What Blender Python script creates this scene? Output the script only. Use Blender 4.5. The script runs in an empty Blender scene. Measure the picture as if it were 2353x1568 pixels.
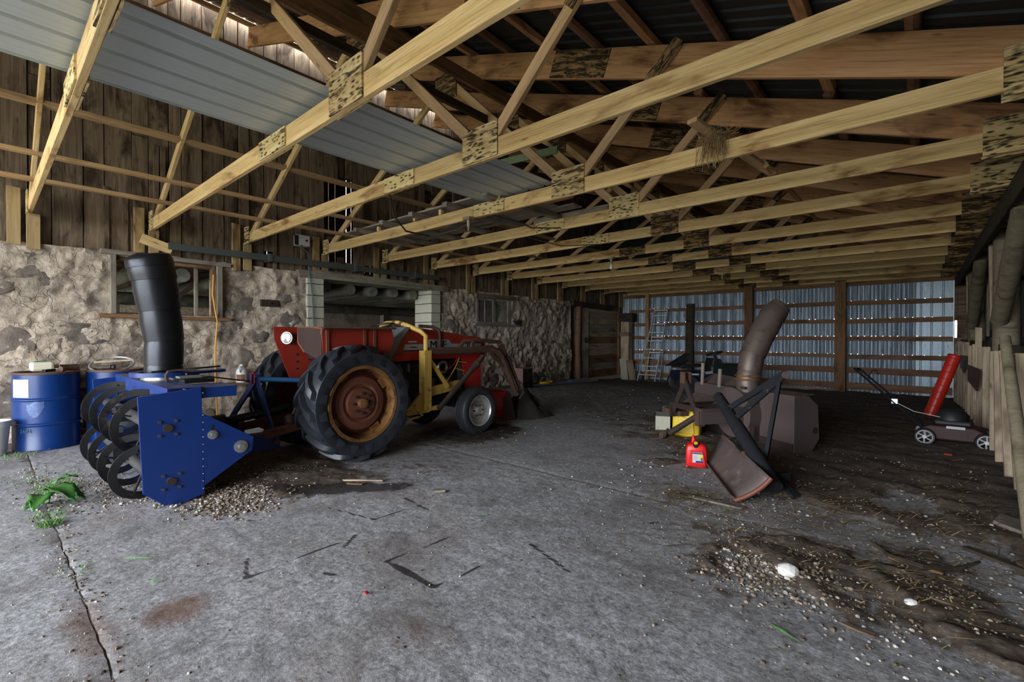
import bpy, bmesh, math, random
from mathutils import Vector, Matrix, noise as mnoise
R = random.Random(7)
scene = bpy.context.scene
COL = scene.collection

# ---------------------------------------------------------------- camera, sky, light, exposure
YAW, PITCH, ROLL = math.radians(41.23), math.radians(-0.509), math.radians(-0.091)
cam_data = bpy.data.cameras.new('camera')
cam_data.sensor_width = 36.0
cam_data.lens = 1069.2 / 2353 * 36.0
cam_data.clip_start = 0.05
cam_data.clip_end = 500
cam = bpy.data.objects.new('camera', cam_data)
COL.objects.link(cam)
cam.matrix_world = (Matrix.Translation((0, 0, 1.28)) @ Matrix.Rotation(YAW, 4, 'Z')
                    @ Matrix.Rotation(math.pi / 2 + PITCH, 4, 'X') @ Matrix.Rotation(-ROLL, 4, 'Z'))
scene.camera = cam

SKY_COLOUR, SKY_STRENGTH = (0.86, 0.93, 1.0), 5.0
world = bpy.data.worlds.new('overcast_sky')
scene.world = world
world.use_nodes = True
bg = world.node_tree.nodes['Background']
bg.inputs['Color'].default_value = (*SKY_COLOUR, 1)
bg.inputs['Strength'].default_value = SKY_STRENGTH
# portals: they add no light of their own, they only guide sampling of the sky through the two openings
for nm, loc, rot, sx, sy in (('portal_door', (-3.5, -4.66, 1.7), (math.radians(90), 0, 0), 8.4, 3.5),):
    L = bpy.data.lights.new(nm, 'AREA')
    L.shape = 'RECTANGLE'
    L.size, L.size_y = sx, sy
    L.cycles.is_portal = True
    o = bpy.data.objects.new(nm, L)
    COL.objects.link(o)
    o.location, o.rotation_euler = loc, rot
vs = scene.view_settings
vs.view_transform = 'Standard'
vs.look = 'None'
vs.gamma = 1.0
vs.use_curve_mapping = False
vs.exposure = 1.65
scene.cycles.max_bounces = 8
scene.cycles.diffuse_bounces = 5
scene.cycles.sample_clamp_indirect = 8.0

# ---------------------------------------------------------------- helpers
ORIG = {}                       # base point of every thing built in world coordinates


def tag(o, label=None, cat=None, group=None, kind=None):
    if label: o['label'] = label
    if cat: o['category'] = cat
    if group: o['group'] = group
    if kind: o['kind'] = kind
    return o


def thing(name, label, cat, loc, group=None, rotz=0.0, local=False):
    o = bpy.data.objects.new(name, None)
    COL.objects.link(o)
    o.location = loc
    o.rotation_euler = (0, 0, rotz)
    o.empty_display_size = 0.1
    ORIG[o.name] = Vector((0, 0, 0)) if local else Vector(loc)
    return tag(o, label, cat, group)


def struct(name, loc=(0, 0, 0)):
    o = bpy.data.objects.new(name, None)
    COL.objects.link(o)
    o.location = loc
    ORIG[o.name] = Vector(loc)
    o['kind'] = 'structure'
    return o


def basis(d, up=(0, 0, 1)):
    d = Vector(d).normalized()
    u = Vector(up)
    if abs(d.dot(u)) > 0.98 * u.length: u = Vector((0, 1, 0)) if abs(d.y) < 0.9 else Vector((1, 0, 0))
    s = u.cross(d).normalized()
    return d, s, d.cross(s).normalized()


class MB:
    def __init__(self): self.v, self.f = [], []

    def add(self, vs, fs):
        n = len(self.v)
        self.v += [Vector(p) for p in vs]
        self.f += [tuple(i + n for i in f) for f in fs]
        return self

    def box(self, x0, x1, y0, y1, z0, z1):
        return self.add([(x0, y0, z0), (x1, y0, z0), (x1, y1, z0), (x0, y1, z0), (x0, y0, z1), (x1, y0, z1), (x1, y1, z1), (x0, y1, z1)],
                        [(0, 3, 2, 1), (4, 5, 6, 7), (0, 1, 5, 4), (1, 2, 6, 5), (2, 3, 7, 6), (3, 0, 4, 7)])

    def bar(self, p0, p1, w, t, up=(0, 0, 1), w1=None, t1=None):
        p0, p1 = Vector(p0), Vector(p1)
        d, s, n = basis(p1 - p0, up)
        w1, t1 = w1 or w, t1 or t
        vs = []
        for p, a, b in ((p0, w, t), (p1, w1, t1)):
            for i, j in ((-1, -1), (1, -1), (1, 1), (-1, 1)): vs.append(p + s * a * i / 2 + n * b * j / 2)
        return self.add(vs, [(0, 3, 2, 1), (4, 5, 6, 7), (0, 1, 5, 4), (1, 2, 6, 5), (2, 3, 7, 6), (3, 0, 4, 7)])

    def cyl(self, p0, p1, r0, r1=None, n=14, caps=True):
        return self.tube([p0, p1], [r0, r0 if r1 is None else r1], n, caps)

    def tube(self, pts, r, n=8, caps=True):
        pts = [Vector(p) for p in pts]
        rs = r if isinstance(r, (list, tuple)) else [r] * len(pts)
        d0 = (pts[1] - pts[0]).normalized()
        _, s, u = basis(d0)
        vs, fs = [], []
        for i, p in enumerate(pts):
            d = (pts[min(i + 1, len(pts) - 1)] - pts[max(i - 1, 0)]).normalized()
            s = (s - d * s.dot(d)).normalized()
            u = d.cross(s)
            for k in range(n):
                a = 2 * math.pi * k / n
                vs.append(p + (s * math.cos(a) + u * math.sin(a)) * rs[i])
        for i in range(len(pts) - 1):
            for k in range(n):
                fs.append((i * n + k, i * n + (k + 1) % n, (i + 1) * n + (k + 1) % n, (i + 1) * n + k))
        if caps:
            fs.append(tuple(range(n))[::-1])
            fs.append(tuple(range((len(pts) - 1) * n, len(pts) * n)))
        return self.add(vs, fs)

    def lathe(self, prof, c, axis=(0, 0, 1), n=32, a0=0.0, a1=None):
        c = Vector(c)
        d, s, u = basis(axis)
        full = a1 is None
        m = n if full else n + 1
        a1 = a0 + 2 * math.pi if full else a1
        vs, fs = [], []
        for r, h in prof:
            for k in range(m):
                a = a0 + (a1 - a0) * k / n
                vs.append(c + d * h + (s * math.cos(a) + u * math.sin(a)) * r)
        for i in range(len(prof) - 1):
            for k in range(n):
                k2 = (k + 1) % m
                fs.append((i * m + k, i * m + k2, (i + 1) * m + k2, (i + 1) * m + k))
        return self.add(vs, fs)

    def prism(self, poly, axis, a, b):
        """poly in the two other axes (in x,y,z order), extruded from a to b along axis"""
        def P(q, t): return {'x': (t, q[0], q[1]), 'y': (q[0], t, q[1]), 'z': (q[0], q[1], t)}[axis]
        n = len(poly)
        vs = [P(q, a) for q in poly] + [P(q, b) for q in poly]
        fs = [tuple(range(n))[::-1], tuple(range(n, 2 * n))] + [(i, (i + 1) % n, (i + 1) % n + n, i + n) for i in range(n)]
        return self.add(vs, fs)

    def sweep(self, poly, path, closed=False):
        """poly [(s,u)] swept along path"""
        pts = [Vector(p) for p in path]
        _, s, u = basis(pts[1] - pts[0])
        vs, fs, n = [], [], len(poly)
        for i, p in enumerate(pts):
            d = (pts[min(i + 1, len(pts) - 1)] - pts[max(i - 1, 0)]).normalized()
            s = (s - d * s.dot(d)).normalized()
            u = d.cross(s)
            for a, b in poly: vs.append(p + s * a + u * b)
        for i in range(len(pts) - 1):
            for k in range(n): fs.append((i * n + k, i * n + (k + 1) % n, (i + 1) * n + (k + 1) % n, (i + 1) * n + k))
        fs += [tuple(range(n))[::-1], tuple(range((len(pts) - 1) * n, len(pts) * n))]
        return self.add(vs, fs)

    def ball(self, c, r, seg=14, rings=8):
        c = Vector(c)
        rx, ry, rz = r if isinstance(r, (tuple, list)) else (r, r, r)
        vs, fs = [c + Vector((0, 0, rz))], []
        for i in range(1, rings):
            t = math.pi * i / rings
            for k in range(seg):
                a = 2 * math.pi * k / seg
                vs.append(c + Vector((rx * math.sin(t) * math.cos(a), ry * math.sin(t) * math.sin(a), rz * math.cos(t))))
        vs.append(c - Vector((0, 0, rz)))
        for k in range(seg): fs.append((0, 1 + k, 1 + (k + 1) % seg))
        for i in range(rings - 2):
            for k in range(seg):
                a, b = 1 + i * seg, 1 + (i + 1) * seg
                fs.append((a + k, b + k, b + (k + 1) % seg, a + (k + 1) % seg))
        e, b = len(vs) - 1, 1 + (rings - 2) * seg
        for k in range(seg): fs.append((e, b + (k + 1) % seg, b + k))
        return self.add(vs, fs)

    def torus(self, c, axis, r, t, n=28, m=8):
        prof = [(r + t * math.cos(2 * math.pi * k / m), t * math.sin(2 * math.pi * k / m)) for k in range(m + 1)]
        return self.lathe(prof, c, axis, n)

    def rot(self, M):
        self.v = [M @ p for p in self.v]
        return self

    def build(self, name, m, parent=None, smooth=False, bev=0.0, base=None, solid=0.0, label=None, mats=None, kind=None):
        if parent is not None: o0 = ORIG[parent.name]
        elif base is not None: o0 = Vector(base)
        else:
            xs, ys, zs = [p.x for p in self.v], [p.y for p in self.v], [p.z for p in self.v]
            o0 = Vector(((min(xs) + max(xs)) / 2, (min(ys) + max(ys)) / 2, min(zs)))
        me = bpy.data.meshes.new(name)
        me.from_pydata([p - o0 for p in self.v], [], self.f)
        me.materials.append(m)
        bm = bmesh.new()
        bm.from_mesh(me)
        bmesh.ops.recalc_face_normals(bm, faces=bm.faces)
        bm.to_mesh(me)
        bm.free()
        if smooth:
            me.shade_smooth()
            me.set_sharp_from_angle(angle=math.radians(38))
        o = bpy.data.objects.new(name, me)
        COL.objects.link(o)
        if parent is not None:
            o.parent = parent
            top = parent
            while top.parent is not None: top = top.parent
            ORIG[o.name] = o0
        else:
            o.location = o0
            ORIG[o.name] = o0
        if solid:
            md = o.modifiers.new('thickness', 'SOLIDIFY')
            md.thickness = solid
        if bev:
            md = o.modifiers.new('edge', 'BEVEL')
            md.width, md.segments, md.limit_method = bev, 2, 'ANGLE'
        if label: o['label'] = label
        if kind: o['kind'] = kind
        return o


def plank(name, p0, p1, w, t, m, parent=None, up=(0, 0, 1), ragged=0.0, warp=0.0, label=None, seg=1, taper=1.0):
    """a board as an object of its own whose local X runs along the grain; w across, t along 'up'"""
    p0, p1 = Vector(p0), Vector(p1)
    d, s, n = basis(p1 - p0, up)
    L = (p1 - p0).length
    c = min(0.004, w * 0.1, t * 0.15)
    prof = [(-w/2 + c, -t/2), (w/2 - c, -t/2), (w/2, -t/2 + c), (w/2, t/2 - c), (w/2 - c, t/2), (-w/2 + c, t/2), (-w/2, t/2 - c), (-w/2, -t/2 + c)]
    vs, fs = [], []
    bow, bow2 = R.uniform(-1, 1) * warp, R.uniform(-1, 1) * warp
    for i in range(seg + 1):
        q = i / seg
        arch = 4 * q * (1 - q)
        k = 1 + (taper - 1) * q
        for a, b in prof:
            e = (R.uniform(-1, 1) * ragged if i in (0, seg) else 0)
            vs.append((L * q + e, a * k + bow * arch + (R.uniform(-1, 1) * ragged * .06), b * k + bow2 * arch))
    for i in range(seg):
        for k in range(8): fs.append((i*8 + k, i*8 + (k+1) % 8, i*8 + 8 + (k+1) % 8, i*8 + 8 + k))
    fs += [tuple(range(8))[::-1], tuple(range(seg * 8, seg * 8 + 8))]
    me = bpy.data.meshes.new(name)
    me.from_pydata(vs, [], fs)
    me.materials.append(m)
    o = bpy.data.objects.new(name, me)
    COL.objects.link(o)
    M = Matrix(((d.x, s.x, n.x, p0.x), (d.y, s.y, n.y, p0.y), (d.z, s.z, n.z, p0.z), (0, 0, 0, 1)))
    if parent is not None:
        M = Matrix.Translation(-ORIG[parent.name]) @ M
        o.parent = parent
    o.matrix_basis = M
    ORIG[o.name] = Vector((0, 0, 0))
    if label: o['label'] = label
    return o


def text(body, size, loc, rot, m, parent, name='lettering', ext=0.0015, align='LEFT', squash=1.0):
    cu = bpy.data.curves.new(name, 'FONT')
    cu.body, cu.size, cu.extrude, cu.align_x = body, size, ext, align
    cu.materials.append(m)
    o = bpy.data.objects.new(name, cu)
    COL.objects.link(o)
    dg = bpy.context.evaluated_depsgraph_get()
    me = bpy.data.meshes.new_from_object(o.evaluated_get(dg))
    bpy.data.objects.remove(o)
    me.transform(Matrix.Diagonal((squash, 1, 1, 1)))
    o = bpy.data.objects.new(name, me)
    COL.objects.link(o)
    o.parent = parent
    o.location = Vector(loc) - ORIG[parent.name]
    o.rotation_euler = rot
    ORIG[o.name] = Vector((0, 0, 0))
    return o


FACE_PX = (math.pi / 2, 0, math.pi / 2)          # lettering that is read from the +X side
FACE_NY = (math.pi / 2, 0, 0)                    # lettering that is read from the -Y side


def sm(a, b, x):
    t = max(0.0, min(1.0, (x - a) / (b - a)))
    return t * t * (3 - 2 * t)


def fbm(x, y, z=0.0, o=4):
    return mnoise.fractal(Vector((x, y, z)), 0.9, 2.1, o)


# ---------------------------------------------------------------- materials
class NM:
    def __init__(self, name, rough=0.7, metal=0.0, spec=0.5):
        self.m = bpy.data.materials.new(name)
        self.m.use_nodes = True
        self.t = self.m.node_tree
        self.b = self.t.nodes['Principled BSDF']
        self.b.inputs['Roughness'].default_value = rough
        self.b.inputs['Metallic'].default_value = metal
        self.b.inputs['Specular IOR Level'].default_value = spec

    def n(self, typ, **kw):
        nd = self.t.nodes.new('ShaderNode' + typ)
        for k, v in kw.items():
            if k.startswith('i_'):
                key = k[2:]
                s = nd.inputs[int(key)] if key.isdigit() else nd.inputs[key.replace('_', ' ')]
                if isinstance(v, bpy.types.NodeSocket): self.t.links.new(v, s)
                else: s.default_value = v
            else: setattr(nd, k, v)
        return nd

    def coords(self, scale=(1, 1, 1), rnd=0.0, warp=0.0):
        tc = self.n('TexCoord')
        v = tc.outputs['Object']
        mp = self.n('Mapping', i_Vector=v, i_Scale=scale)
        v = mp.outputs[0]
        if rnd:
            oi = self.n('ObjectInfo')
            ml = self.n('Math', operation='MULTIPLY', i_0=oi.outputs['Random'], i_1=rnd)
            ad = self.n('VectorMath', operation='ADD', i_0=v, i_1=ml.outputs[0])
            v = ad.outputs[0]
        return v

    def noise(self, v, scale, detail=5, rough=0.6, dist=0.0):
        return self.n('TexNoise', i_Vector=v, i_Scale=scale, i_Detail=detail, i_Roughness=rough, i_Distortion=dist).outputs[0]

    def ramp(self, fac, stops):
        r = self.n('ValToRGB', i_Fac=fac)
        el = r.color_ramp.elements
        while len(el) < len(stops): el.new(0.5)
        for e, (p, c) in zip(el, stops):
            e.position = p
            e.color = (*c, 1) if len(c) == 3 else c
        return r.outputs[0]

    def mask(self, fac, a, b):
        return self.ramp(fac, [(a, (0, 0, 0)), (b, (1, 1, 1))])

    def mix(self, fac, a, b, mode='MIX'):
        x = self.n('Mix', data_type='RGBA', blend_type=mode)
        for s, v in ((x.inputs['Factor'], fac), (x.inputs['A'], a), (x.inputs['B'], b)):
            if isinstance(v, bpy.types.NodeSocket): self.t.links.new(v, s)
            else: s.default_value = v if isinstance(v, (int, float)) else ((*v, 1) if len(v) == 3 else v)
        return x.outputs['Result']

    def math(self, op, a, b=0.0):
        return self.n('Math', operation=op, i_0=a, i_1=b).outputs[0]

    def col(self, s): self.t.links.new(s, self.b.inputs['Base Color'])

    def bump(self, h, strength=0.3, dist=0.01, prev=None):
        bp = self.n('Bump', i_Height=h, i_Strength=strength, i_Distance=dist)
        if prev is not None: self.t.links.new(prev, bp.inputs['Normal'])
        self.t.links.new(bp.outputs[0], self.b.inputs['Normal'])
        return bp.outputs[0]

    def lift(self, a, b):
        self.t.links.new(a, b)


def wood(name, c1, c2, dark, amount=0.4, rough=0.75, grain=10.0, low=0.52, tint=0.0):
    k = NM(name, rough, 0, 0.25)
    v = k.coords((0.7, grain, grain), 30)
    g = k.noise(v, 2.2, 8, 0.65, 0.9)
    c = k.ramp(g, [(0.28, c1), (0.72, c2)])
    fine = k.noise(k.coords((1.2, grain * 6, grain * 6), 30), 2.0, 3, 0.6)
    c = k.mix(k.math('MULTIPLY', k.mask(fine, 0.50, 0.72), 0.45), c, dark)
    st = k.noise(k.coords((1.1, 3.5, 3.5), 50), 1.3, 4, 0.6, 0.6)
    c = k.mix(k.math('MULTIPLY', k.mask(st, low, low + 0.16), amount), c, dark)
    kn = k.n('TexVoronoi', i_Vector=k.coords((1.6, 6, 6), 70), i_Scale=1.4).outputs['Distance']
    c = k.mix(k.math('MULTIPLY', k.mask(k.math('SUBTRACT', 1.0, kn), 0.88, 0.95), 0.7), c, dark)
    oi = k.n('ObjectInfo').outputs['Random']
    hs = k.n('HueSaturation', i_Color=c, i_Value=k.math('ADD', k.math('MULTIPLY', oi, 0.34), 0.83), i_Hue=0.5, i_Saturation=1.0)
    k.col(hs.outputs[0])
    k.bump(g, 0.25, 0.006)
    return k.m


def plywood(name, c1, c2, dark, amount):
    k = NM(name, 0.8, 0, 0.2)
    v = k.coords((1.5, 9, 9), 40)
    g = k.noise(v, 2.0, 6, 0.6, 1.2)
    c = k.ramp(g, [(0.3, c1), (0.7, c2)])
    w = k.noise(k.coords((3.0, 20, 20), 60), 1.5, 4, 0.62, 0.8)
    c = k.mix(k.math('MULTIPLY', k.mask(w, 0.62 - 0.20 * amount, 0.70 - 0.16 * amount), 0.92), c, dark)
    vo = k.n('TexVoronoi', i_Vector=k.coords((13, 34, 34), 20), i_Scale=1.0, i_Randomness=0.85).outputs['Distance']
    c = k.mix(k.math('MULTIPLY', k.mask(k.math('SUBTRACT', 1.0, vo), 0.60, 0.82), 0.95), c, (0.02, 0.015, 0.01))
    k.col(c)
    k.bump(g, 0.2, 0.004)
    return k.m


def paint(name, c, c2=None, worn=(0.1, 0.05, 0.03), wear=0.3, rough=0.45, metal=0.0, scale=6.0, thr=0.58, bump=0.15, spec=0.5, dust=0.0):
    k = NM(name, rough, metal, spec)
    v = k.coords((1, 1, 1), 9)
    n1 = k.noise(v, scale, 8, 0.68, 0.4)
    base = k.mix(k.noise(v, scale * 0.4, 4), c, c2 or tuple(x * 0.75 for x in c))
    base = k.mix(k.math('MULTIPLY', k.mask(n1, thr, thr + 0.09), wear), base, worn)
    if dust:
        ge = k.n('NewGeometry')
        sx = k.n('SeparateXYZ', i_Vector=ge.outputs['Normal'])
        dm = k.math('MULTIPLY', k.math('MULTIPLY', k.mask(sx.outputs['Z'], 0.3, 0.95), k.mask(k.noise(v, 9, 6), 0.3, 0.7)), dust)
        base = k.mix(dm, base, (0.33, 0.28, 0.22))
    k.col(base)
    rr = k.math('ADD', k.math('MULTIPLY', n1, 0.35), rough - 0.17)
    k.lift(rr, k.b.inputs['Roughness'])
    if bump: k.bump(n1, bump, 0.004)
    return k.m


MAT = {}
M = MAT
M['pine'] = wood('new_pine', (0.61, 0.385, 0.15), (0.81, 0.59, 0.30), (0.20, 0.08, 0.02), 0.9, 0.7, 9, 0.54)
M['pine_old'] = wood('stained_pine', (0.34, 0.225, 0.10), (0.50, 0.36, 0.18), (0.10, 0.05, 0.02), 0.85, 0.8, 8, 0.52)
M['pine_web'] = wood('pine_web', (0.42, 0.245, 0.11), (0.60, 0.40, 0.21), (0.14, 0.065, 0.025), 0.6, 0.75, 9, 0.56)
M['rafter'] = wood('rafter_wood', (0.44, 0.21, 0.085), (0.68, 0.39, 0.18), (0.11, 0.038, 0.012), 0.9, 0.75, 7, 0.52)
M['brown'] = wood('brown_lumber', (0.17, 0.085, 0.04), (0.28, 0.155, 0.08), (0.05, 0.025, 0.012), 0.7, 0.8, 8, 0.5)
M['oldwood'] = wood('weathered_board', (0.12, 0.078, 0.047), (0.33, 0.24, 0.16), (0.03, 0.016, 0.008), 0.85, 0.9, 11, 0.49)
M['greywood'] = wood('grey_wood', (0.21, 0.18, 0.145), (0.36, 0.31, 0.25), (0.07, 0.05, 0.035), 0.7, 0.9, 11, 0.5)
M['slatwood'] = wood('slat_wood', (0.34, 0.25, 0.17), (0.54, 0.42, 0.30), (0.10, 0.065, 0.04), 0.65, 0.85, 8, 0.5)
M['girtwood'] = wood('girt_wood', (0.20, 0.10, 0.06), (0.31, 0.17, 0.10), (0.06, 0.03, 0.02), 0.6, 0.85, 8, 0.5)
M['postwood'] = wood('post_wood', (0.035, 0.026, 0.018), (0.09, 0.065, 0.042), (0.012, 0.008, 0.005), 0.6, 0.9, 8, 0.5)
M['polewood'] = wood('pole_wood', (0.17, 0.14, 0.09), (0.29, 0.24, 0.16), (0.05, 0.035, 0.02), 0.6, 0.85, 6, 0.52)
M['log'] = wood('whitewashed_log', (0.16, 0.155, 0.13), (0.30, 0.29, 0.25), (0.06, 0.055, 0.045), 0.6, 0.9, 4, 0.5)
M['ply'] = plywood('stained_plywood', (0.60, 0.42, 0.17), (0.76, 0.60, 0.32), (0.07, 0.04, 0.015), 0.35)
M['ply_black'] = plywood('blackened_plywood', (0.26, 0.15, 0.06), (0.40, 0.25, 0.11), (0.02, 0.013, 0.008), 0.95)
M['ply_mould'] = plywood('mouldy_plywood', (0.48, 0.31, 0.13), (0.66, 0.50, 0.26), (0.045, 0.028, 0.012), 0.65)
M['blue'] = paint('blue_enamel', (0.004, 0.028, 0.165), (0.007, 0.036, 0.20), (0.11, 0.075, 0.05), 0.4, 0.38, 0, 7, 0.66, 0.06, dust=0.55)
M['barrel_blue'] = paint('barrel_blue', (0.003, 0.030, 0.15), (0.005, 0.038, 0.185), (0.10, 0.06, 0.04), 0.35, 0.34, 0, 5, 0.68, 0.05)
M['red'] = paint('tractor_red', (0.36, 0.032, 0.017), (0.26, 0.022, 0.013), (0.24, 0.085, 0.04), 0.55, 0.45, 0, 7, 0.60, 0.1, dust=0.6)
M['red_bright'] = paint('bright_red', (0.46, 0.018, 0.011), (0.38, 0.016, 0.01), (0.30, 0.05, 0.02), 0.3, 0.42, 0, 9, 0.66, 0.05)
M['yellow'] = paint('loader_yellow', (0.72, 0.46, 0.10), (0.62, 0.38, 0.08), (0.07, 0.035, 0.02), 0.85, 0.55, 0, 15, 0.57, 0.2)
M['rust'] = paint('rusty_brown', (0.10, 0.055, 0.042), (0.15, 0.08, 0.055), (0.22, 0.10, 0.045), 0.6, 0.62, 0.35, 8, 0.56, 0.25, dust=0.4)
M['rust_dark'] = paint('dark_rust', (0.045, 0.033, 0.03), (0.075, 0.05, 0.042), (0.16, 0.085, 0.045), 0.5, 0.55, 0.4, 8, 0.58, 0.25, dust=0.35)
M['rust_orange'] = paint('orange_rust', (0.33, 0.165, 0.045), (0.19, 0.075, 0.025), (0.09, 0.035, 0.016), 0.85, 0.6, 0.3, 11, 0.52, 0.25)
M['rust_red'] = paint('rust_red_disc', (0.17, 0.055, 0.035), (0.23, 0.08, 0.045), (0.32, 0.15, 0.06), 0.55, 0.6, 0.3, 7, 0.58, 0.2)
M['blower_rust'] = paint('blower_rust', (0.115, 0.085, 0.083), (0.16, 0.115, 0.105), (0.17, 0.095, 0.06), 0.55, 0.6, 0.35, 5, 0.57, 0.2, dust=0.35)
M['chute_rust'] = paint('chute_rust', (0.13, 0.095, 0.082), (0.18, 0.13, 0.11), (0.07, 0.048, 0.04), 0.6, 0.48, 0.4, 6, 0.56, 0.2)
M['black_steel'] = paint('black_steel', (0.022, 0.023, 0.028), (0.04, 0.04, 0.046), (0.20, 0.17, 0.13), 0.6, 0.36, 0.7, 16, 0.66, 0.15)
M['auger'] = paint('auger_steel', (0.035, 0.035, 0.038), (0.06, 0.058, 0.06), (0.18, 0.14, 0.11), 0.55, 0.36, 0.75, 9, 0.58, 0.12)
M['shaft'] = paint('shaft_steel', (0.11, 0.105, 0.105), (0.17, 0.16, 0.155), (0.09, 0.07, 0.055), 0.6, 0.4, 0.7, 12, 0.55, 0.15)
M['steel'] = paint('bare_steel', (0.42, 0.41, 0.40), (0.55, 0.54, 0.52), (0.22, 0.16, 0.12), 0.5, 0.35, 0.8, 10, 0.6, 0.1)
M['rubber'] = paint('tyre_rubber', (0.017, 0.020, 0.026), (0.028, 0.032, 0.041), (0.09, 0.08, 0.07), 0.25, 0.38, 0, 9, 0.6, 0.06, 0.55)
M['rubber_front'] = paint('front_tyre_rubber', (0.018, 0.02, 0.024), (0.03, 0.033, 0.038), (0.11, 0.095, 0.08), 0.35, 0.55, 0, 12, 0.58, 0.08)
M['black'] = paint('black_plastic', (0.012, 0.012, 0.014), (0.02, 0.02, 0.022), (0.05, 0.045, 0.04), 0.3, 0.5, 0, 9, 0.6, 0.05)
M['engine'] = paint('engine_grease', (0.03, 0.027, 0.025), (0.06, 0.052, 0.045), (0.13, 0.11, 0.09), 0.5, 0.5, 0.4, 16, 0.55, 0.3)
M['grey_paint'] = paint('grey_paint', (0.16, 0.18, 0.20), (0.22, 0.24, 0.26), (0.07, 0.055, 0.045), 0.4, 0.5, 0.2, 9, 0.6, 0.1)
M['track'] = paint('track_steel', (0.10, 0.115, 0.11), (0.14, 0.155, 0.15), (0.12, 0.08, 0.05), 0.4, 0.5, 0.5, 9, 0.6, 0.1)
M['sheet'] = paint('loose_sheet_steel', (0.46, 0.49, 0.475), (0.53, 0.555, 0.54), (0.36, 0.385, 0.38), 0.4, 0.42, 0.25, 3, 0.6, 0.03)
M['silver'] = paint('silver_wheel', (0.50, 0.49, 0.48), (0.62, 0.60, 0.58), (0.20, 0.15, 0.12), 0.6, 0.4, 0.7, 14, 0.56, 0.1)
M['decal'] = paint('silver_decal', (0.42, 0.42, 0.41), (0.36, 0.36, 0.35), (0.2, 0.17, 0.15), 0.3, 0.5, 0.2, 20, 0.6, 0)
M['ink'] = paint('black_ink', (0.012, 0.012, 0.012), None, (0.03, 0.03, 0.03), 0.1, 0.6, 0, 9, 0.7, 0)
M['grey_ink'] = paint('grey_ink', (0.30, 0.32, 0.36), None, (0.4, 0.4, 0.4), 0.1, 0.6, 0, 9, 0.7, 0)
M['paper'] = paint('white_label', (0.58, 0.58, 0.585), (0.54, 0.54, 0.55), (0.65, 0.62, 0.58), 0.2, 0.6, 0, 9, 0.66, 0)
M['cream'] = paint('cream_plastic', (0.72, 0.66, 0.50), (0.78, 0.72, 0.58), (0.35, 0.27, 0.16), 0.4, 0.45, 0, 9, 0.62, 0.05)
M['white_plastic'] = paint('white_plastic', (0.66, 0.66, 0.67), (0.72, 0.71, 0.70), (0.28, 0.25, 0.22), 0.5, 0.45, 0, 11, 0.6, 0.05)
M['can_yellow'] = paint('yellow_can', (0.80, 0.52, 0.02), (0.86, 0.58, 0.03), (0.4, 0.25, 0.05), 0.25, 0.42, 0, 8, 0.64, 0.04)
M['can_red'] = paint('red_can', (0.75, 0.012, 0.012), (0.68, 0.01, 0.01), (0.5, 0.02, 0.02), 0.2, 0.36, 0, 8, 0.66, 0.03)
M['orange'] = paint('orange_cord', (0.85, 0.38, 0.02), None, (0.5, 0.2, 0.02), 0.2, 0.5, 0, 9, 0.7, 0)
M['cord_blue'] = paint('blue_cord', (0.07, 0.16, 0.22), None, (0.05, 0.08, 0.1), 0.3, 0.5, 0, 9, 0.7, 0)
M['sky_blue'] = paint('pale_blue_plastic', (0.03, 0.30, 0.62), None, (0.05, 0.2, 0.4), 0.3, 0.5, 0, 9, 0.66, 0.03)
M['green_plastic'] = paint('green_plastic', (0.02, 0.22, 0.10), None, (0.05, 0.1, 0.05), 0.3, 0.5, 0, 9, 0.66, 0.03)
M['blue_bar'] = paint('light_blue_bar', (0.012, 0.085, 0.20), (0.012, 0.10, 0.24), (0.06, 0.05, 0.05), 0.6, 0.5, 0, 12, 0.6, 0.1)
M['green_board'] = paint('green_board', (0.16, 0.22, 0.10), (0.2, 0.26, 0.13), (0.1, 0.09, 0.05), 0.5, 0.7, 0, 10, 0.58, 0.1)
M['red_tube'] = paint('red_tube', (0.62, 0.03, 0.015), (0.52, 0.022, 0.012), (0.3, 0.03, 0.02), 0.3, 0.35, 0, 14, 0.62, 0.1)
M['pink_wood'] = wood('pink_crate', (0.30, 0.17, 0.16), (0.42, 0.26, 0.24), (0.10, 0.06, 0.05), 0.5, 0.85, 6)
M['alu'] = paint('aluminium', (0.45, 0.46, 0.47), (0.55, 0.56, 0.57), (0.2, 0.19, 0.18), 0.4, 0.42, 0.4, 12, 0.6, 0.05)
M['pole_metal'] = paint('lamp_brass', (0.30, 0.24, 0.15), None, (0.1, 0.08, 0.05), 0.4, 0.5, 0.3, 12, 0.6, 0.05)
M['concrete_block'] = paint('concrete_block', (0.46, 0.44, 0.345), (0.55, 0.525, 0.42), (0.25, 0.24, 0.2), 0.5, 0.92, 0, 22, 0.56, 0.5)
M['stonechip'] = paint('pale_stone', (0.62, 0.59, 0.54), (0.72, 0.69, 0.65), (0.4, 0.34, 0.28), 0.5, 0.85, 0, 24, 0.58, 0.3)
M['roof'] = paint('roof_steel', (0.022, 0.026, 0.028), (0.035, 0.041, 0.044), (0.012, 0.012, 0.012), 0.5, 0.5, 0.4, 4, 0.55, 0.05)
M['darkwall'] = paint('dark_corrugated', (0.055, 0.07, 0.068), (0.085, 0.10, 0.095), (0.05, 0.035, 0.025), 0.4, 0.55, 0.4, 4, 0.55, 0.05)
M['lens'] = paint('lamp_lens', (0.75, 0.78, 0.78), (0.6, 0.63, 0.64), (0.4, 0.4, 0.4), 0.3, 0.12, 0.6, 30, 0.6, 0.3)
M['bulb'] = paint('bulb_glass', (0.72, 0.70, 0.62), None, (0.5, 0.48, 0.4), 0.3, 0.15, 0, 30, 0.6, 0)
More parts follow.
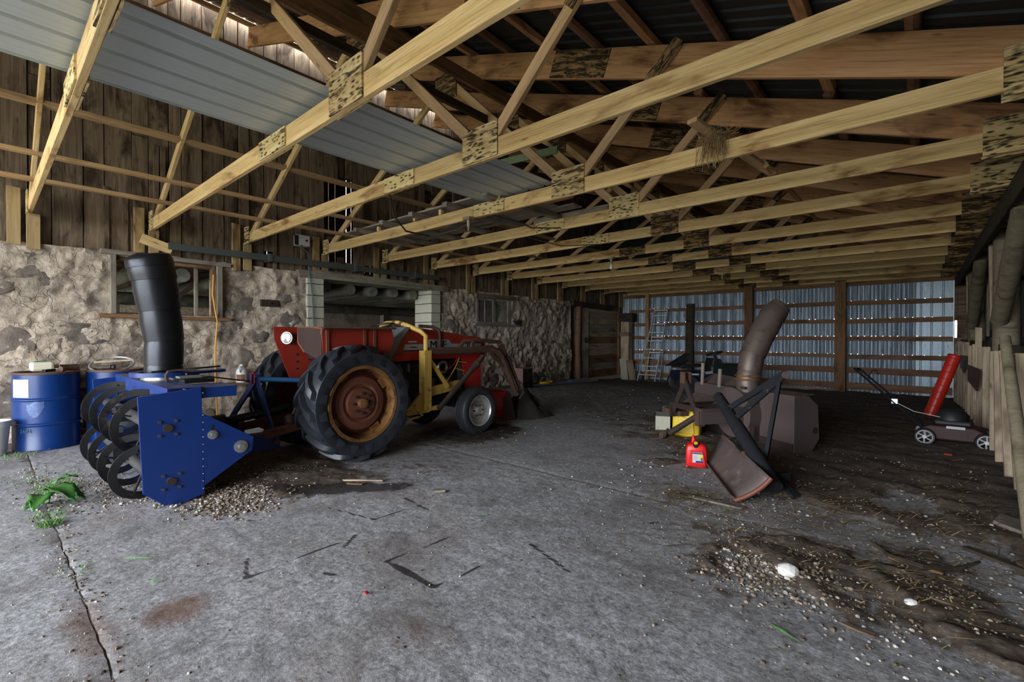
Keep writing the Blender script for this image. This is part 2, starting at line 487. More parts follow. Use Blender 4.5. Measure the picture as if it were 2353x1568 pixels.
M['soil'] = paint('dark_soil', (0.035, 0.027, 0.021), (0.055, 0.042, 0.032), (0.10, 0.08, 0.06), 0.5, 0.95, 0, 14, 0.56, 0.5)
M['straw'] = paint('straw', (0.40, 0.28, 0.12), (0.24, 0.15, 0.06), (0.10, 0.06, 0.03), 0.5, 0.9, 0, 3, 0.5, 0)
M['leaf'] = paint('green_leaf', (0.035, 0.13, 0.022), (0.065, 0.19, 0.035), (0.02, 0.09, 0.015), 0.5, 0.5, 0, 8, 0.55, 0.2)
M['grass'] = paint('green_grass', (0.10, 0.24, 0.05), (0.18, 0.32, 0.09), (0.2, 0.2, 0.08), 0.4, 0.6, 0, 5, 0.55, 0)
M['ground'] = paint('outside_yard', (0.24, 0.24, 0.17), (0.30, 0.29, 0.21), (0.22, 0.26, 0.13), 0.4, 0.9, 0, 0.6, 0.55, 0)
M['tyre_tread_dirt'] = M['rubber']


def galvanised():
    k = NM('galvanised_sheet', 0.42, 0.45, 0.5)
    v = k.coords((1, 1, 1), 17)
    streak = k.noise(k.coords((9, 1, 0.7), 23), 2.0, 5, 0.6)
    c = k.ramp(streak, [(0.3, (0.19, 0.235, 0.28)), (0.55, (0.36, 0.425, 0.49)), (0.75, (0.70, 0.77, 0.85))])
    sp = k.n('TexVoronoi', i_Vector=v, i_Scale=60.0).outputs['Color']
    c = k.mix(0.18, c, sp, 'OVERLAY')
    ru = k.noise(k.coords((5, 1, 1.6), 11), 1.8, 6, 0.65)
    c = k.mix(k.mask(ru, 0.62, 0.72), c, (0.13, 0.055, 0.025))
    k.col(c)
    k.lift(k.math('ADD', k.math('MULTIPLY', streak, 0.5), 0.18), k.b.inputs['Roughness'])
    return k.m


def stone_wall_mat():
    k = NM('rough_mortar', 0.95, 0, 0.15)
    v = k.coords()
    n1 = k.noise(v, 1.7, 6, 0.65, 0.3)
    n2 = k.noise(v, 14, 8, 0.7, 0.5)
    n3 = k.noise(v, 4.2, 6, 0.62, 0.8)
    c = k.ramp(n2, [(0.25, (0.27, 0.20, 0.15)), (0.5, (0.56, 0.45, 0.35)), (0.75, (0.76, 0.65, 0.53))])
    c = k.mix(k.math('MULTIPLY', k.mask(n1, 0.52, 0.62), 0.75), c, (0.20, 0.165, 0.145))
    c = k.mix(k.math('MULTIPLY', k.mask(n3, 0.60, 0.70), 0.75), c, (0.82, 0.76, 0.66))
    cr = k.n('TexVoronoi', feature='DISTANCE_TO_EDGE', i_Vector=k.n('VectorMath', operation='ADD', i_0=v, i_1=k.n('VectorMath', operation='SCALE', i_0=k.n('TexNoise', i_Vector=v, i_Scale=5.0).outputs[1], i_Scale=0.35).outputs[0]).outputs[0], i_Scale=3.2).outputs[0]
    crack = k.math('SUBTRACT', 1.0, k.mask(cr, 0.0, 0.022))
    c = k.mix(k.math('MULTIPLY', crack, 0.35), c, (0.06, 0.045, 0.035))
    k.col(c)
    h = k.math('ADD', n2, k.math('MULTIPLY', n3, 0.6))
    k.bump(k.math('SUBTRACT', h, k.math('MULTIPLY', crack, 0.25)), 0.9, 0.03)
    return k.m


def field_stone_mat():
    k = NM('field_stone', 0.9, 0, 0.2)
    v = k.coords((1, 1, 1), 20)
    n = k.noise(v, 7, 8, 0.7, 0.3)
    c = k.ramp(n, [(0.25, (0.06, 0.05, 0.042)), (0.5, (0.185, 0.155, 0.132)), (0.78, (0.40, 0.34, 0.29))])
    oi = k.n('ObjectInfo').outputs['Random']
    c = k.mix(k.math('MULTIPLY', oi, 0.35), c, (0.30, 0.22, 0.17))
    k.col(c)
    k.bump(n, 0.8, 0.03)
    return k.m


def floor_mat():
    k = NM('stained_concrete', 0.85, 0, 0.3)
    v = k.n('NewGeometry').outputs['Position']
    a = k.n('Attribute', attribute_name='dirt').outputs['Fac']
    w = k.n('Attribute', attribute_name='wet').outputs['Fac']
    n1 = k.noise(v, 1.1, 6, 0.6, 0.4)
    n2 = k.math('ADD', k.math('MULTIPLY', k.noise(v, 46, 5, 0.75), 0.6), k.math('MULTIPLY', k.noise(v, 19, 5, 0.7), 0.4))
    n3 = k.noise(v, 9, 7, 0.7, 0.3)
    c = k.ramp(n2, [(0.34, (0.10, 0.094, 0.096)), (0.5, (0.36, 0.352, 0.363)), (0.64, (0.63, 0.62, 0.65))])
    c = k.mix(k.math('MULTIPLY', k.mask(n1, 0.45, 0.68), 0.5), c, (0.16, 0.135, 0.12))
    c = k.mix(k.math('MULTIPLY', k.mask(n3, 0.56, 0.74), 0.35), c, (0.12, 0.10, 0.085))
    rr = k.noise(v, 0.55, 3, 0.5, 1.0)
    c = k.mix(k.math('MULTIPLY', k.mask(rr, 0.58, 0.70), 0.28), c, (0.30, 0.16, 0.12))
    blot = k.noise(v, 2.6, 6, 0.65, 0.5)
    c = k.mix(k.math('MULTIPLY', k.mask(blot, 0.50, 0.64), 0.42), c, (0.115, 0.098, 0.09))
    ru = k.n('Attribute', attribute_name='rust').outputs['Fac']
    c = k.mix(k.math('MULTIPLY', k.mask(k.math('ADD', ru, k.math('MULTIPLY', k.math('SUBTRACT', n3, 0.5), 0.8)), 0.3, 0.8), 0.75), c, (0.17, 0.08, 0.045))
    # soil and manure lying on the slab
    soil = k.ramp(k.noise(v, 26, 7, 0.75), [(0.3, (0.042, 0.031, 0.024)), (0.55, (0.135, 0.102, 0.080)), (0.75, (0.30, 0.23, 0.165))])
    am = k.math('ADD', a, k.math('MULTIPLY', k.math('SUBTRACT', n3, 0.5), 0.9))
    c = k.mix(k.mask(am, 0.40, 0.60), c, soil)
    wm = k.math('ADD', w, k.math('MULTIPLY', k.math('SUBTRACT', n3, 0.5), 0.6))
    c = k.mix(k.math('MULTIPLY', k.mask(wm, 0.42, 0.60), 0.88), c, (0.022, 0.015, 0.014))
    k.col(c)
    k.bump(k.math('ADD', k.math('MULTIPLY', n2, 0.5), k.math('MULTIPLY', n3, 0.6)), 0.7, 0.012)
    return k.m


def gravel_mat():
    k = NM('gravel', 0.85, 0, 0.3)
    ri = k.n('NewGeometry').outputs['Random Per Island']
    k.col(k.ramp(ri, [(0.0, (0.085, 0.058, 0.040)), (0.4, (0.21, 0.155, 0.11)), (0.8, (0.40, 0.33, 0.26)), (1.0, (0.64, 0.60, 0.55))]))
    return k.m


def straw_mat():
    k = NM('straw_litter', 0.9, 0, 0.2)
    ri = k.n('NewGeometry').outputs['Random Per Island']
    k.col(k.ramp(ri, [(0.0, (0.07, 0.045, 0.024)), (0.5, (0.24, 0.16, 0.075)), (1.0, (0.56, 0.42, 0.22))]))
    return k.m


M['navy'] = paint('navy_paint', (0.008, 0.012, 0.03), (0.012, 0.016, 0.04), (0.04, 0.04, 0.05), 0.3, 0.4, 0, 9, 0.62, 0.05)
M['dark_red'] = paint('dark_red_deck', (0.055, 0.009, 0.009), (0.035, 0.007, 0.007), (0.015, 0.013, 0.012), 0.7, 0.55, 0, 9, 0.55, 0.1)
M['black_paint'] = paint('chipped_black_paint', (0.014, 0.014, 0.017), (0.024, 0.024, 0.028), (0.24, 0.20, 0.14), 0.75, 0.8, 0, 15, 0.63, 0.15, 0.12)
M['blade_rust'] = paint('blade_rust', (0.095, 0.07, 0.07), (0.15, 0.11, 0.105), (0.30, 0.24, 0.20), 0.6, 0.55, 0.3, 5, 0.58, 0.2, dust=0.4)
M['joint_dirt'] = paint('joint_dirt', (0.13, 0.11, 0.095), (0.09, 0.075, 0.062), (0.26, 0.24, 0.21), 0.6, 0.95, 0, 30, 0.54, 0.4)
M['shade_steel'] = paint('shaded_fender_steel', (0.030, 0.016, 0.013), (0.05, 0.026, 0.02), (0.09, 0.045, 0.03), 0.5, 0.75, 0, 8, 0.58, 0.15, 0.2)  # shadow on the fender's rear face, put into a dark brown
M['grey_plastic'] = paint('grey_plastic', (0.30, 0.31, 0.32), (0.36, 0.37, 0.38), (0.12, 0.11, 0.10), 0.5, 0.5, 0, 11, 0.58, 0.05)
M['dent_shine'] = paint('dent_shine_blue', (0.09, 0.13, 0.26), (0.05, 0.09, 0.24), (0.16, 0.19, 0.28), 0.7, 0.3, 0.3, 22, 0.5, 0.1)  # paler blue that paints the reflection on the barrel's dent
M['galv'] = galvanised()
M['mortar'] = stone_wall_mat()
M['fieldstone'] = field_stone_mat()
M['floor'] = floor_mat()
M['gravel'] = gravel_mat()
M['litter'] = straw_mat()


def glass_mat():
    k = NM('old_glass', 0.12, 0, 0.5)
    k.b.inputs['Transmission Weight'].default_value = 0.9
    k.b.inputs['IOR'].default_value = 1.2
    k.col(k.ramp(k.noise(k.coords(), 6, 5), [(0.3, (0.55, 0.56, 0.52)), (0.7, (0.85, 0.87, 0.85))]))
    return k.m


M['glass'] = glass_mat()

# ================================================================ THE SETTING
TY = [0.366, 1.526, 2.713, 3.98, 5.184, 6.389, 7.628, 8.818, 10.053, 11.246, 12.493, 13.669, 14.95]   # front faces of the trusses
WX = -7.98                       # inner face of the stone wall


def fz(y): return -0.17 * sm(10.8, 14.6, y)


# ---- ground outside
MB().box(-60, 60, -60, 60, -0.3, -0.16).build('ground', M['ground'], base=(0, 0, -0.3))['kind'] = 'structure'

# ---- floor: three slabs with open joints, dirt and wear on them
floor = MB().box(-8.6, 1.4, -4.7, 15.4, -0.34, -0.20).build('floor', M['soil'], base=(0, 0, -0.34))
floor['kind'] = 'structure'


def dirt(x, y):
    n = 0.55 * fbm(x * 0.9, y * 0.9, 3.1) + 0.35 * fbm(x * 3.1, y * 3.1, 7.7)
    far = sm(4.9, 7.0, y + n * 1.3 + 0.25 * (x + 4.0) * (x > -4.0) * 0.6) * (0.46 + .59 * sm(-3.6, -1.6, x + n) + .20 * sm(9, 13, y))
    tract = 1.0 * math.exp(-(((x + 4.55) / 0.75) ** 2 + ((y - 4.35) / 0.9) ** 2))  # darker floor beneath the tractor's front
    tract += 0.85 * math.exp(-(((x + 4.9) / 0.9) ** 2 + ((y - 1.75) / 0.55) ** 2))
    right = sm(-1.6, -0.3, x + n * 0.9) * sm(2.0, 3.6, y + n * 1.2) * (0.80 + n * 1.2)
    right += sm(-1.9, -1.2, x + n) * sm(4.0, 4.9, y + n * 0.8) * 0.55
    for (cx, cy, sx, sy) in ((-1.9, 5.2, .4, .32), (-1.4, 3.72, .32, .16), (-.65, 3.15, .45, .22), (-.45, 4.25, .4, .25), (-1.95, 4.55, .25, .12)): right += .75 * math.exp(-(((x - cx) / sx) ** 2 + ((y - cy) / sy) ** 2)) * (1 + n)
    edge = sm(0.05, 0.5, x + n * 0.35) * sm(2.5, 5.0, y) * 0.9
    clear = 1.5 * math.exp(-(((x + 0.62) / 0.30) ** 2 + ((y - 3.72) / 0.30) ** 2)) + 1.5 * math.exp(-(((x + 0.05) / 0.28) ** 2 + ((y - 5.0) / 0.45) ** 2)) \
        + 0.8 * math.exp(-(((x + 1.55) / 0.4) ** 2 + ((y - 4.1) / 0.35) ** 2))
    wall = sm(-7.5, -7.85, x + n * 0.3) * 0.75
    tract += .75 * math.exp(-(((x + 4.7) / 1.15) ** 2 + ((y - 1.9) / .75) ** 2)) * (.9 + n * .7) + .5 * math.exp(-(((x + 3.7) / .6) ** 2 + ((y - 3.0) / .7) ** 2)) * (.8 + n)
    joint = 0.42 * math.exp(-((y - 0.32) / 0.10) ** 2) * (0.9 + n) * sm(-1.5, -3.5, x)
    return max(0.0, min(1.3, far + tract + right + edge + wall + joint + 0.12 * n - clear * 1.0))


def wet(x, y):
    # dark marks: a long wet one in front of the tractor wheel, a patch under the tractor's front, thin drag marks on the open slab
    n = 0.25 * fbm(x * 4, y * 4, 1.5)
    ax, ay = x + 3.55, y - 2.12
    al, ac = ax * 0.68 + ay * 0.73, -ax * 0.73 + ay * 0.68
    s = 1.0 * math.exp(-((al / 0.52) ** 2 + (ac / 0.16) ** 2))
    ax, ay = x + 4.35, y - 1.35
    al, ac = ax * 0.75 + ay * 0.66, -ax * 0.66 + ay * 0.75
    s += 0.62 * math.exp(-((al / 0.75) ** 2 + (ac / 0.14) ** 2))
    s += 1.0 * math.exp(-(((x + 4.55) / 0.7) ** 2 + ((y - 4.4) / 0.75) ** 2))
    for (x0, y0, x1, y1, wd) in ((-2.28, 1.52, -1.86, 1.52, .020), (-2.15, 1.52, -2.05, 1.52, .022), (-1.86, 1.52, -1.82, 1.95, .010), (-2.28, 1.52, -2.25, 2.0, .010), (-1.80, 2.23, -1.42, 2.10, .016), (-3.32, 1.71, -2.86, 1.80, .012),
                                 (-2.90, 1.0, -2.68, .92, .022), (-2.68, .92, -2.70, 1.45, .012), (-2.62, 1.45, -2.72, 1.58, .02), (-2.86, 1.80, -2.84, 2.2, .010), (-3.05, 2.2, -2.6, 2.16, .010), (-2.42, 1.22, -2.36, 1.24, .016)):
        dx, dy = x1 - x0, y1 - y0
        if abs(x - (x0 + x1) / 2) > .5 or abs(y - (y0 + y1) / 2) > .5: continue
        t = max(0, min(1, ((x - x0) * dx + (y - y0) * dy) / (dx * dx + dy * dy)))
        s += 0.85 * math.exp(-(math.hypot(x - x0 - t * dx, y - y0 - t * dy) / wd) ** 2)
    return max(0.0, min(1.0, s + (n if s > 0.1 else 0)))


def slab(y0, y1, j0, j1):
    fine = y0 > 0 and y1 < 4
    nx, ny = (430, int((y1 - y0) / 0.022)) if fine else (210, max(2, int((y1 - y0) / 0.044)))
    vs, fs, dv, wv, rv = [], [], [], [], []
    for j in range(ny + 1):
        for i in range(nx + 1):
            x = -8.2 + 9.5 * i / nx
            y = y0 + (y1 - y0) * j / ny
            if j == 0 and j0: y += 0.004 + 0.008 * fbm(x * 6, y0, 2)
            if j == ny and j1: y -= 0.004 - 0.008 * fbm(x * 6, y1, 2)
            d, w = dirt(x, y), wet(x, y)
            z = fz(y) + 0.004 * fbm(x * 1.5, y * 1.5, 5) + 0.003 * fbm(x * 12, y * 12, 9) + 0.028 * sm(0.45, 1.0, d) * (1 + 0.9 * fbm(x * 4, y * 4, 2))
            if (j == 0 and j0) or (j == ny and j1): z -= 0.004
            vs.append((x, y, z))
            dv.append(d)
            wv.append(w)
            rv.append(1.0 * math.exp(-(((x + 2.60) / .16) ** 2 + ((y - .60) / .16) ** 2)) + .7 * math.exp(-(((x + 2.75) / .5) ** 2 + ((y - .30) / .10) ** 2)) + .45 * math.exp(-(((x + 1.6) / .35) ** 2 + ((y - 1.25) / .2) ** 2)))
    for j in range(ny):
        for i in range(nx):
            a = j * (nx + 1) + i
            fs.append((a, a + 1, a + nx + 2, a + nx + 1))
    # skirt, so that the slab has thickness at its joints
    n0 = len(vs)
    for j in (0, ny):
        for i in range(nx + 1):
            p = vs[j * (nx + 1) + i]
            for dz in (0, .12):
                vs.append((p[0], p[1], p[2] - dz))
                dv.append(1.0)
                wv.append(0.0)
                rv.append(0.0)
    for i in range(nx):
        a = n0 + 2 * i
        fs.append((a, a + 1, a + 3, a + 2))
        a = n0 + 2 * (nx + 1) + 2 * i
        fs.append((a, a + 2, a + 3, a + 1))
    me = bpy.data.meshes.new('slab')
    me.from_pydata([(p[0], p[1], p[2] + 0.34) for p in vs], [], fs)
    for nm, vals in (('dirt', dv), ('wet', wv), ('rust', rv)):
        at = me.attributes.new(nm, 'FLOAT', 'POINT')
        at.data.foreach_set('value', vals)
    me.materials.append(M['floor'])
    me.shade_smooth()
    o = bpy.data.objects.new('slab', me)
    COL.objects.link(o)
    o.parent = floor
    return o


for yj in (0.32, 3.5): MB().box(-8.1, 1.0, yj - .05, yj + .05, -.1, -.006).build('joint_fill', M['joint_dirt'], floor)
slab(-4.6, 0.32, False, True)
slab(0.32, 3.5, True, True)
slab(3.5, 15.3, True, False)

# ---- left wall, stone part
OPEN = [(1.12, 2.40, 1.58, 2.34), (3.72, 6.62, -0.3, 2.30), (7.80, 9.00, 1.60, 2.22)]     # window, barn doorway, window (y0, y1, z0, z1)
YS = sorted(set([round(-1.3 + 0.032 * i, 4) for i in range(int((11.80 + 1.3) / 0.032) + 1)] + [o[0] for o in OPEN] + [o[1] for o in OPEN]))
ZS = sorted(set([round(-0.1 + 0.032 * i, 4) for i in range(79)] + [o[2] for o in OPEN] + [o[3] for o in OPEN]))
ZS = [z for z in ZS if z <= 2.40]
vs, fs = [], []


def wall_relief(y, z):
    e = 1.0
    for y0, y1, z0, z1 in OPEN:
        dy = max(y0 - y, y - y1, 0)
        dz = max(z0 - z, z - z1, 0)
        e = min(e, sm(0.0, 0.10, math.hypot(dy, dz)))
    rough = 1.0 if y < 6.5 else 1.25
    r = 0.06 * fbm(y * 0.9, z * 1.1, 4.0) + rough * 0.034 * fbm(y * 4.5, z * 4.5, 9.0) + rough * 0.020 * fbm(y * 13, z * 13, 2.0, 3)
    c = mnoise.voronoi(Vector((y * 2.1 + 0.3 * fbm(y * 2, z * 2), z * 2.6, 1.0)))[0]
    r -= 0.018 * (1 - sm(0.0, 0.12, c[1] - c[0])) * sm(-.1, .3, fbm(y * .8, z * .9, 20))
    return r * (0.25 + 0.75 * e)


for z in ZS:
    for y in YS:
        zz = z
        if z == ZS[-1]: zz = 2.395 - 0.06 * sm(6, 11.8, y) + 0.03 * fbm(y * 3, 0, 1)
        vs.append((WX + wall_relief(y, z), y, zz))
ny = len(YS)
hole = lambda y, z: any(o[0] < y < o[1] and o[2] < z < o[3] for o in OPEN)
for j in range(len(ZS) - 1):
    for i in range(ny - 1):
        if hole((YS[i] + YS[i+1]) / 2, (ZS[j] + ZS[j+1]) / 2): continue
        a = j * ny + i
        fs.append((a, a + 1, a + ny + 1, a + ny))
wl = MB()
wl.add(vs, fs)
XB = -8.52


def reveal(y0, y1, z0, z1, bottom=True):
    wl.add([(WX, y0, z0), (XB, y0, z0), (XB, y0, z1), (WX, y0, z1)], [(0, 1, 2, 3)])
    wl.add([(WX, y1, z0), (XB, y1, z0), (XB, y1, z1), (WX, y1, z1)], [(0, 1, 2, 3)])
    wl.add([(WX, y0, z1), (XB, y0, z1), (XB, y1, z1), (WX, y1, z1)], [(0, 1, 2, 3)])
    if bottom: wl.add([(WX, y0, z0), (XB, y0, z0), (XB, y1, z0), (WX, y1, z0)], [(0, 1, 2, 3)])


for k, o in enumerate(OPEN): reveal(*o, bottom=(k != 1))
wl.add([(WX, 11.8, -0.2), (XB, 11.8, -0.2), (XB, 11.8, 2.34), (WX, 11.8, 2.34)], [(0, 1, 2, 3)])
for (y0, y1, z0, z1) in ((-1.3, 1.12, -.2, 2.4), (1.12, 2.40, -.2, 1.58), (2.40, 3.72, -.2, 2.4), (6.62, 7.8, -.2, 2.36), (7.8, 9.0, -.2, 1.6), (9.0, 11.8, -.2, 2.34)):
    wl.add([(XB, y0, z0), (XB, y1, z0), (XB, y1, z1), (XB, y0, z1)], [(0, 1, 2, 3)])
wl.add([(WX - .05, -1.3, 2.37), (XB, -1.3, 2.37), (XB, 11.8, 2.31), (WX - .05, 11.8, 2.31)], [(0, 1, 2, 3)])
wall_left = wl.build('wall_left', M['mortar'], base=(WX, 0, 0), smooth=True)
wall_left['kind'] = 'structure'

# field stones that show through the mortar, each a piece of its own
ico = bmesh.new()
bmesh.ops.create_icosphere(ico, subdivisions=2, radius=1.0)
ICO_V = [v.co.copy() for v in ico.verts]
ICO_F = [tuple(v.index for v in f.verts) for f in ico.faces]
ico.free()
R.seed(11)
spots = [(0.80, 1.30, .34, .17), (1.95, 1.12, .30, .17), (0.25, 1.12, .20, .26), (2.75, 1.75, .13, .16), (3.35, 1.90, .10, .10), (1.35, 1.20, .17, .12),
         (2.95, 1.30, .16, .13), (3.3, 1.15, .13, .12), (0.42, 2.27, .13, .06), (2.7, 0.95, .22, .14), (3.1, 0.8, .2, .15), (0.2, 0.55, .18, .2), (2.62, 1.45, .12, .08)]
for _ in range(150):
    y, z = R.uniform(-1.0, 11.6), R.uniform(0.1, 2.25)
    ry = R.uniform(.07, .19)
    rz = ry * R.uniform(.55, .95)
    if any(o[0] - ry * 1.1 < y < o[1] + ry * 1.1 and o[2] - rz * 1.1 < z < o[3] + rz * 1.1 for o in OPEN): continue
    if any(math.hypot((y - s[0]) / (ry + s[2]), (z - s[1]) / (rz + s[3])) < 0.95 for s in spots): continue
    spots.append((y, z, ry, rz))
for (y, z, ry, rz) in spots[:72]:
    sd = R.uniform(0, 99)
    a = R.uniform(-.4, .4)
    x = WX + wall_relief(y, z)
    mb = MB()
    pv = []
    for p in ICO_V:
        k = 1 + 0.45 * mnoise.noise(p * 1.6 + Vector((sd, 0, 0))) + 0.22 * mnoise.noise(p * 4 + Vector((0, sd, 0)))
        q = p * k
        q.x = max(-1, min(0.62, q.x * 1.2))
        dy, dz = q.y * ry, q.z * rz
        pv.append((x - 0.020 + q.x * 0.040, y + dy * math.cos(a) - dz * math.sin(a), z + dy * math.sin(a) + dz * math.cos(a)))
    mb.add(pv, ICO_F)
    mb.build('stone', M['fieldstone'], wall_left, smooth=True)
# concrete block piers on both sides of the barn doorway
for (y0, y1) in ((3.70, 4.00), (6.40, 6.66)):
    z, k = 0.0, 0
    while z < 2.25:
        h = min(0.195, 2.30 - z)
        MB().box(-8.50, WX + 0.055 + R.uniform(-.004, .004), y0 + R.uniform(0, .006), y1 - R.uniform(0, .006), z + .003, z + h - .004).build('block', M['concrete_block'], wall_left, bev=0.005)
        z += 0.2
# square steel plate and small hook plate bolted to the stone
t = MB().box(WX, WX + .06, 2.955, 3.225, 1.765, 1.875).build('anchor_plate', M['rust_dark'], None, bev=.004)
tag(t, 'square rusty steel plate bolted to the stone wall right of the window', 'plate')
MB().cyl((WX + .06, 3.09, 1.82), (WX + .08, 3.09, 1.82), .016, n=6).build('bolt', M['rust_dark'], t)

# ---- window_1 (no glass left in most of it) and window_2 with panes
w1 = struct('window_1', (WX, 1.76, 1.55))
y0, y1, z0, z1 = OPEN[0]
plank('sill', (WX + .02, y0 - .12, z0 - .03), (WX + .02, y1 + .11, z0 - .045), .13, .05, M['brown'], w1)
plank('lintel', (WX + .0, y0 - .10, z1 + .045), (WX + .0, y1 + .12, z1 + .02), .14, .06, M['greywood'], w1)
plank('jamb', (WX + .01, y0 + .025, z0), (WX + .01, y0 + .025, z1 + .02), .10, .06, M['greywood'], w1, up=(0, 1, 0))
plank('jamb', (WX + .01, y1 - .025, z0 - .02), (WX + .01, y1 - .025, z1 + .01), .10, .07, M['greywood'], w1, up=(0, 1, 0))
plank('sash_stile', (WX - .02, y1 - .10, z0), (WX - .02, y1 - .10, z1), .05, .05, M['brown'], w1, up=(0, 1, 0))
plank('sash_rail', (WX - .02, y0 + .06, z1 - .03), (WX - .02, y1 - .12, z1 - .03), .05, .045, M['brown'], w1)
plank('mullion', (WX - .16, 2.12, z0), (WX - .16, 2.12, z1), .05, .045, M['greywood'], w1, up=(0, 1, 0))
w2 = struct('window_2', (WX, 8.4, 1.58))
y0, y1, z0, z1 = OPEN[2]
plank('sill', (WX + .03, y0 - .12, z0 - .02), (WX + .03, y1 + .16, z0 - .03), .14, .05, M['greywood'], w2)
plank('lintel', (WX + .02, y0 - .08, z1 + .05), (WX + .02, y1 + .10, z1 + .05), .14, .10, M['oldwood'], w2)
for y, w in ((y0 + .03, .07), (y1 - .03, .11), (8.42, .09)):
    plank('stile', (WX + .0, y, z0), (WX + .0, y, z1), .05, w, M['greywood'], w2, up=(0, 1, 0))
for z in (z0 + .025, z1 - .02):
    plank('rail', (WX + .0, y0 + .06, z), (WX + .0, y1 - .08, z), .045, .05, M['greywood'], w2)
plank('glazing_bar', (WX - .005, 8.10, z0 + .05), (WX - .005, 8.10, z1 - .04), .03, .02, M['greywood'], w2, up=(0, 1, 0))
for a, b in ((y0 + .06, 8.09), (8.11, 8.37), (8.47, y1 - .08)):
    MB().box(WX - .012, WX - .008, a, b, z0 + .05, z1 - .045).build('pane', M['glass'], w2)
# boards and junk leaning inside behind the second window
plank('board', (WX - .25, 8.62, 1.50), (WX - .20, 8.78, 2.12), .02, .26, M['greywood'], w2, up=(0, 1, 0))
plank('board', (WX - .28, 7.98, 1.5), (WX - .25, 7.98, 1.98), .02, .22, M['greywood'], w2, up=(0, 1, 0))

# ---- left wall, boarded part above the stone: every board a piece
wall_upper = MB().box(-8.30, -8.10, -1.3, 11.95, 2.34, 2.50).build('wall_left_upper', M['oldwood'], base=(-8.1, 0, 2.34))
wall_upper['kind'] = 'structure'
R.seed(5)
y = -1.25
HOLES = [(4.05, 4.62, 2.72, 4.1), (6.25, 7.2, 3.85, 4.4)]
while y < 15.2:
    w = R.choice((.15, .18, .2, .23, .26, .29))
    zb = 2.34 - 0.05 * sm(5, 12, y) + R.uniform(-.05, .04) - (0.28 if 6.9 < y < 11.9 and R.random() < .6 else 0) * 0.25
    if y > 11.7: zb = 2.22 + R.uniform(-.05, .02)
    zt = 6.22 + R.uniform(-.04, .02)
    x = -8.045 + R.uniform(-.012, .012)
    yc = y + w / 2
    cuts = [(h[2] + R.uniform(-.15, .1), h[3] + R.uniform(-.1, .15)) for h in HOLES if h[0] < yc < h[1]]
    segs = [(zb, zt)]
    if cuts: segs = [(zb, cuts[0][0]), (cuts[0][1], zt)]
    elif R.random() < .22 and yc < 6: segs = [(2.52 + R.uniform(0, .25), zt)]        # rotted off above the sill
    elif R.random() < .4:
        q = R.uniform(3.2, 4.8)
        segs = [(zb, q - .004), (q + .004, zt)]
    for a, b in segs:
        if b - a > .1: plank('plank', (x, yc, a), (x, yc, b), .024, w - R.choice((.007, .012, .018)), M['oldwood'], wall_upper, up=(0, 1, 0), ragged=.015, warp=.004, seg=2)
    y += w
# short cover battens over some joints
for _ in range(16):
    yy = R.uniform(-.6, 11)
    if any(h[0] - .2 < yy < h[1] + .2 for h in HOLES): continue
    a = 2.36 + R.uniform(0, .1)
    plank('batten', (-8.02, yy, a), (-8.02, yy, a + R.uniform(.4, 1.6)), .02, .06, M['oldwood'], wall_upper, up=(0, 1, 0), ragged=.02)
# frame rails seen through the holes, header over the doorway
for z in (3.1, 4.3):
    plank('rail', (-8.14, -1.3, z), (-8.14, 15.1, z), .10, .12, M['oldwood'], wall_upper)
plank('header', (WX - .05, 3.55, 2.36), (WX - .05, 6.85, 2.34), .26, .12, M['greywood'], wall_upper, ragged=.03)
plank('header', (WX + .06, 3.85, 2.40), (WX + .06, 5.9, 2.36), .04, .10, M['greywood'], wall_upper, ragged=.03)
plank('roof_ledger', (-7.93, -1.3, 5.66), (-7.93, 15.0, 5.66), .05, .19, M['brown'], wall_upper)

# ---- the old barn behind the left wall
barn = MB().box(-16.2, -8.52, -3.0, 16.5, -0.3, -0.02).build('wall_barn', M['soil'], base=(-12, 6, -.3))
barn['kind'] = 'structure'
MB().box(-16.2, -8.3, -3.0, 16.5, 2.42, 2.47).build('loft_floor', M['oldwood'], barn)
MB().box(-16.4, -8.06, -3.0, 16.5, 7.2, 7.3).build('barn_roof', M['oldwood'], barn)
MB().box(-16.2, -8.06, -3.1, -3.0, 2.45, 7.2).box(-16.2, -15.2, -3.1, -3.0, -.3, 2.45).box(-9.4, -8.06, -3.1, -3.0, -.3, 2.45).build('end_wall', M['oldwood'], barn)  # unseen; wide opening added below to let daylight onto the log joists
MB().box(-16.2, -8.06, 16.5, 16.6, -0.3, 7.2).build('end_wall', M['oldwood'], barn)
MB().box(-8.30, -8.04, -4.75, -1.3, -0.3, 7.2).build('side_wall', M['oldwood'], barn)
MB().box(-8.30, -8.06, 15.2, 16.5, -0.3, 7.2).build('side_wall', M['oldwood'], barn)
MB().box(-8.12, -8.06, -1.3, 15.2, 6.20, 7.2).build('side_wall', M['oldwood'], barn)
MB().box(-16.3, -16.15, -3.0, 16.5, -0.3, 2.42).build('far_wall', M['mortar'], barn)
R.seed(21)
y, far = -3.0, MB()
while y < 16.5:
    w = R.uniform(.16, .26)
    far.box(-16.2, -16.17, y, y + w - (R.choice((0.006, .012, .018, .028)) if (R.random() < .6 and 4.2 < y < 16) else -.001), 2.3, 7.2)
    y += w
far.build('far_boards', M['oldwood'], barn, kind='stuff')
for (y, z) in ((3.75, 2.2), (4.25, 2.21), (4.75, 2.2), (5.25, 2.2), (5.75, 2.21), (6.25, 2.2), (6.8, 2.2), (0.9, 2.2), (1.45, 2.21), (2.0, 2.2), (2.6, 2.2), (7.9, 2.2), (8.5, 2.2)):
    MB().tube([(-8.35, y, z), (-10.5, y + .05, z + .01), (-13.0, y - .03, z)], [.105, .115, .10], 12).build('log_joist', M['log'], barn, smooth=True)
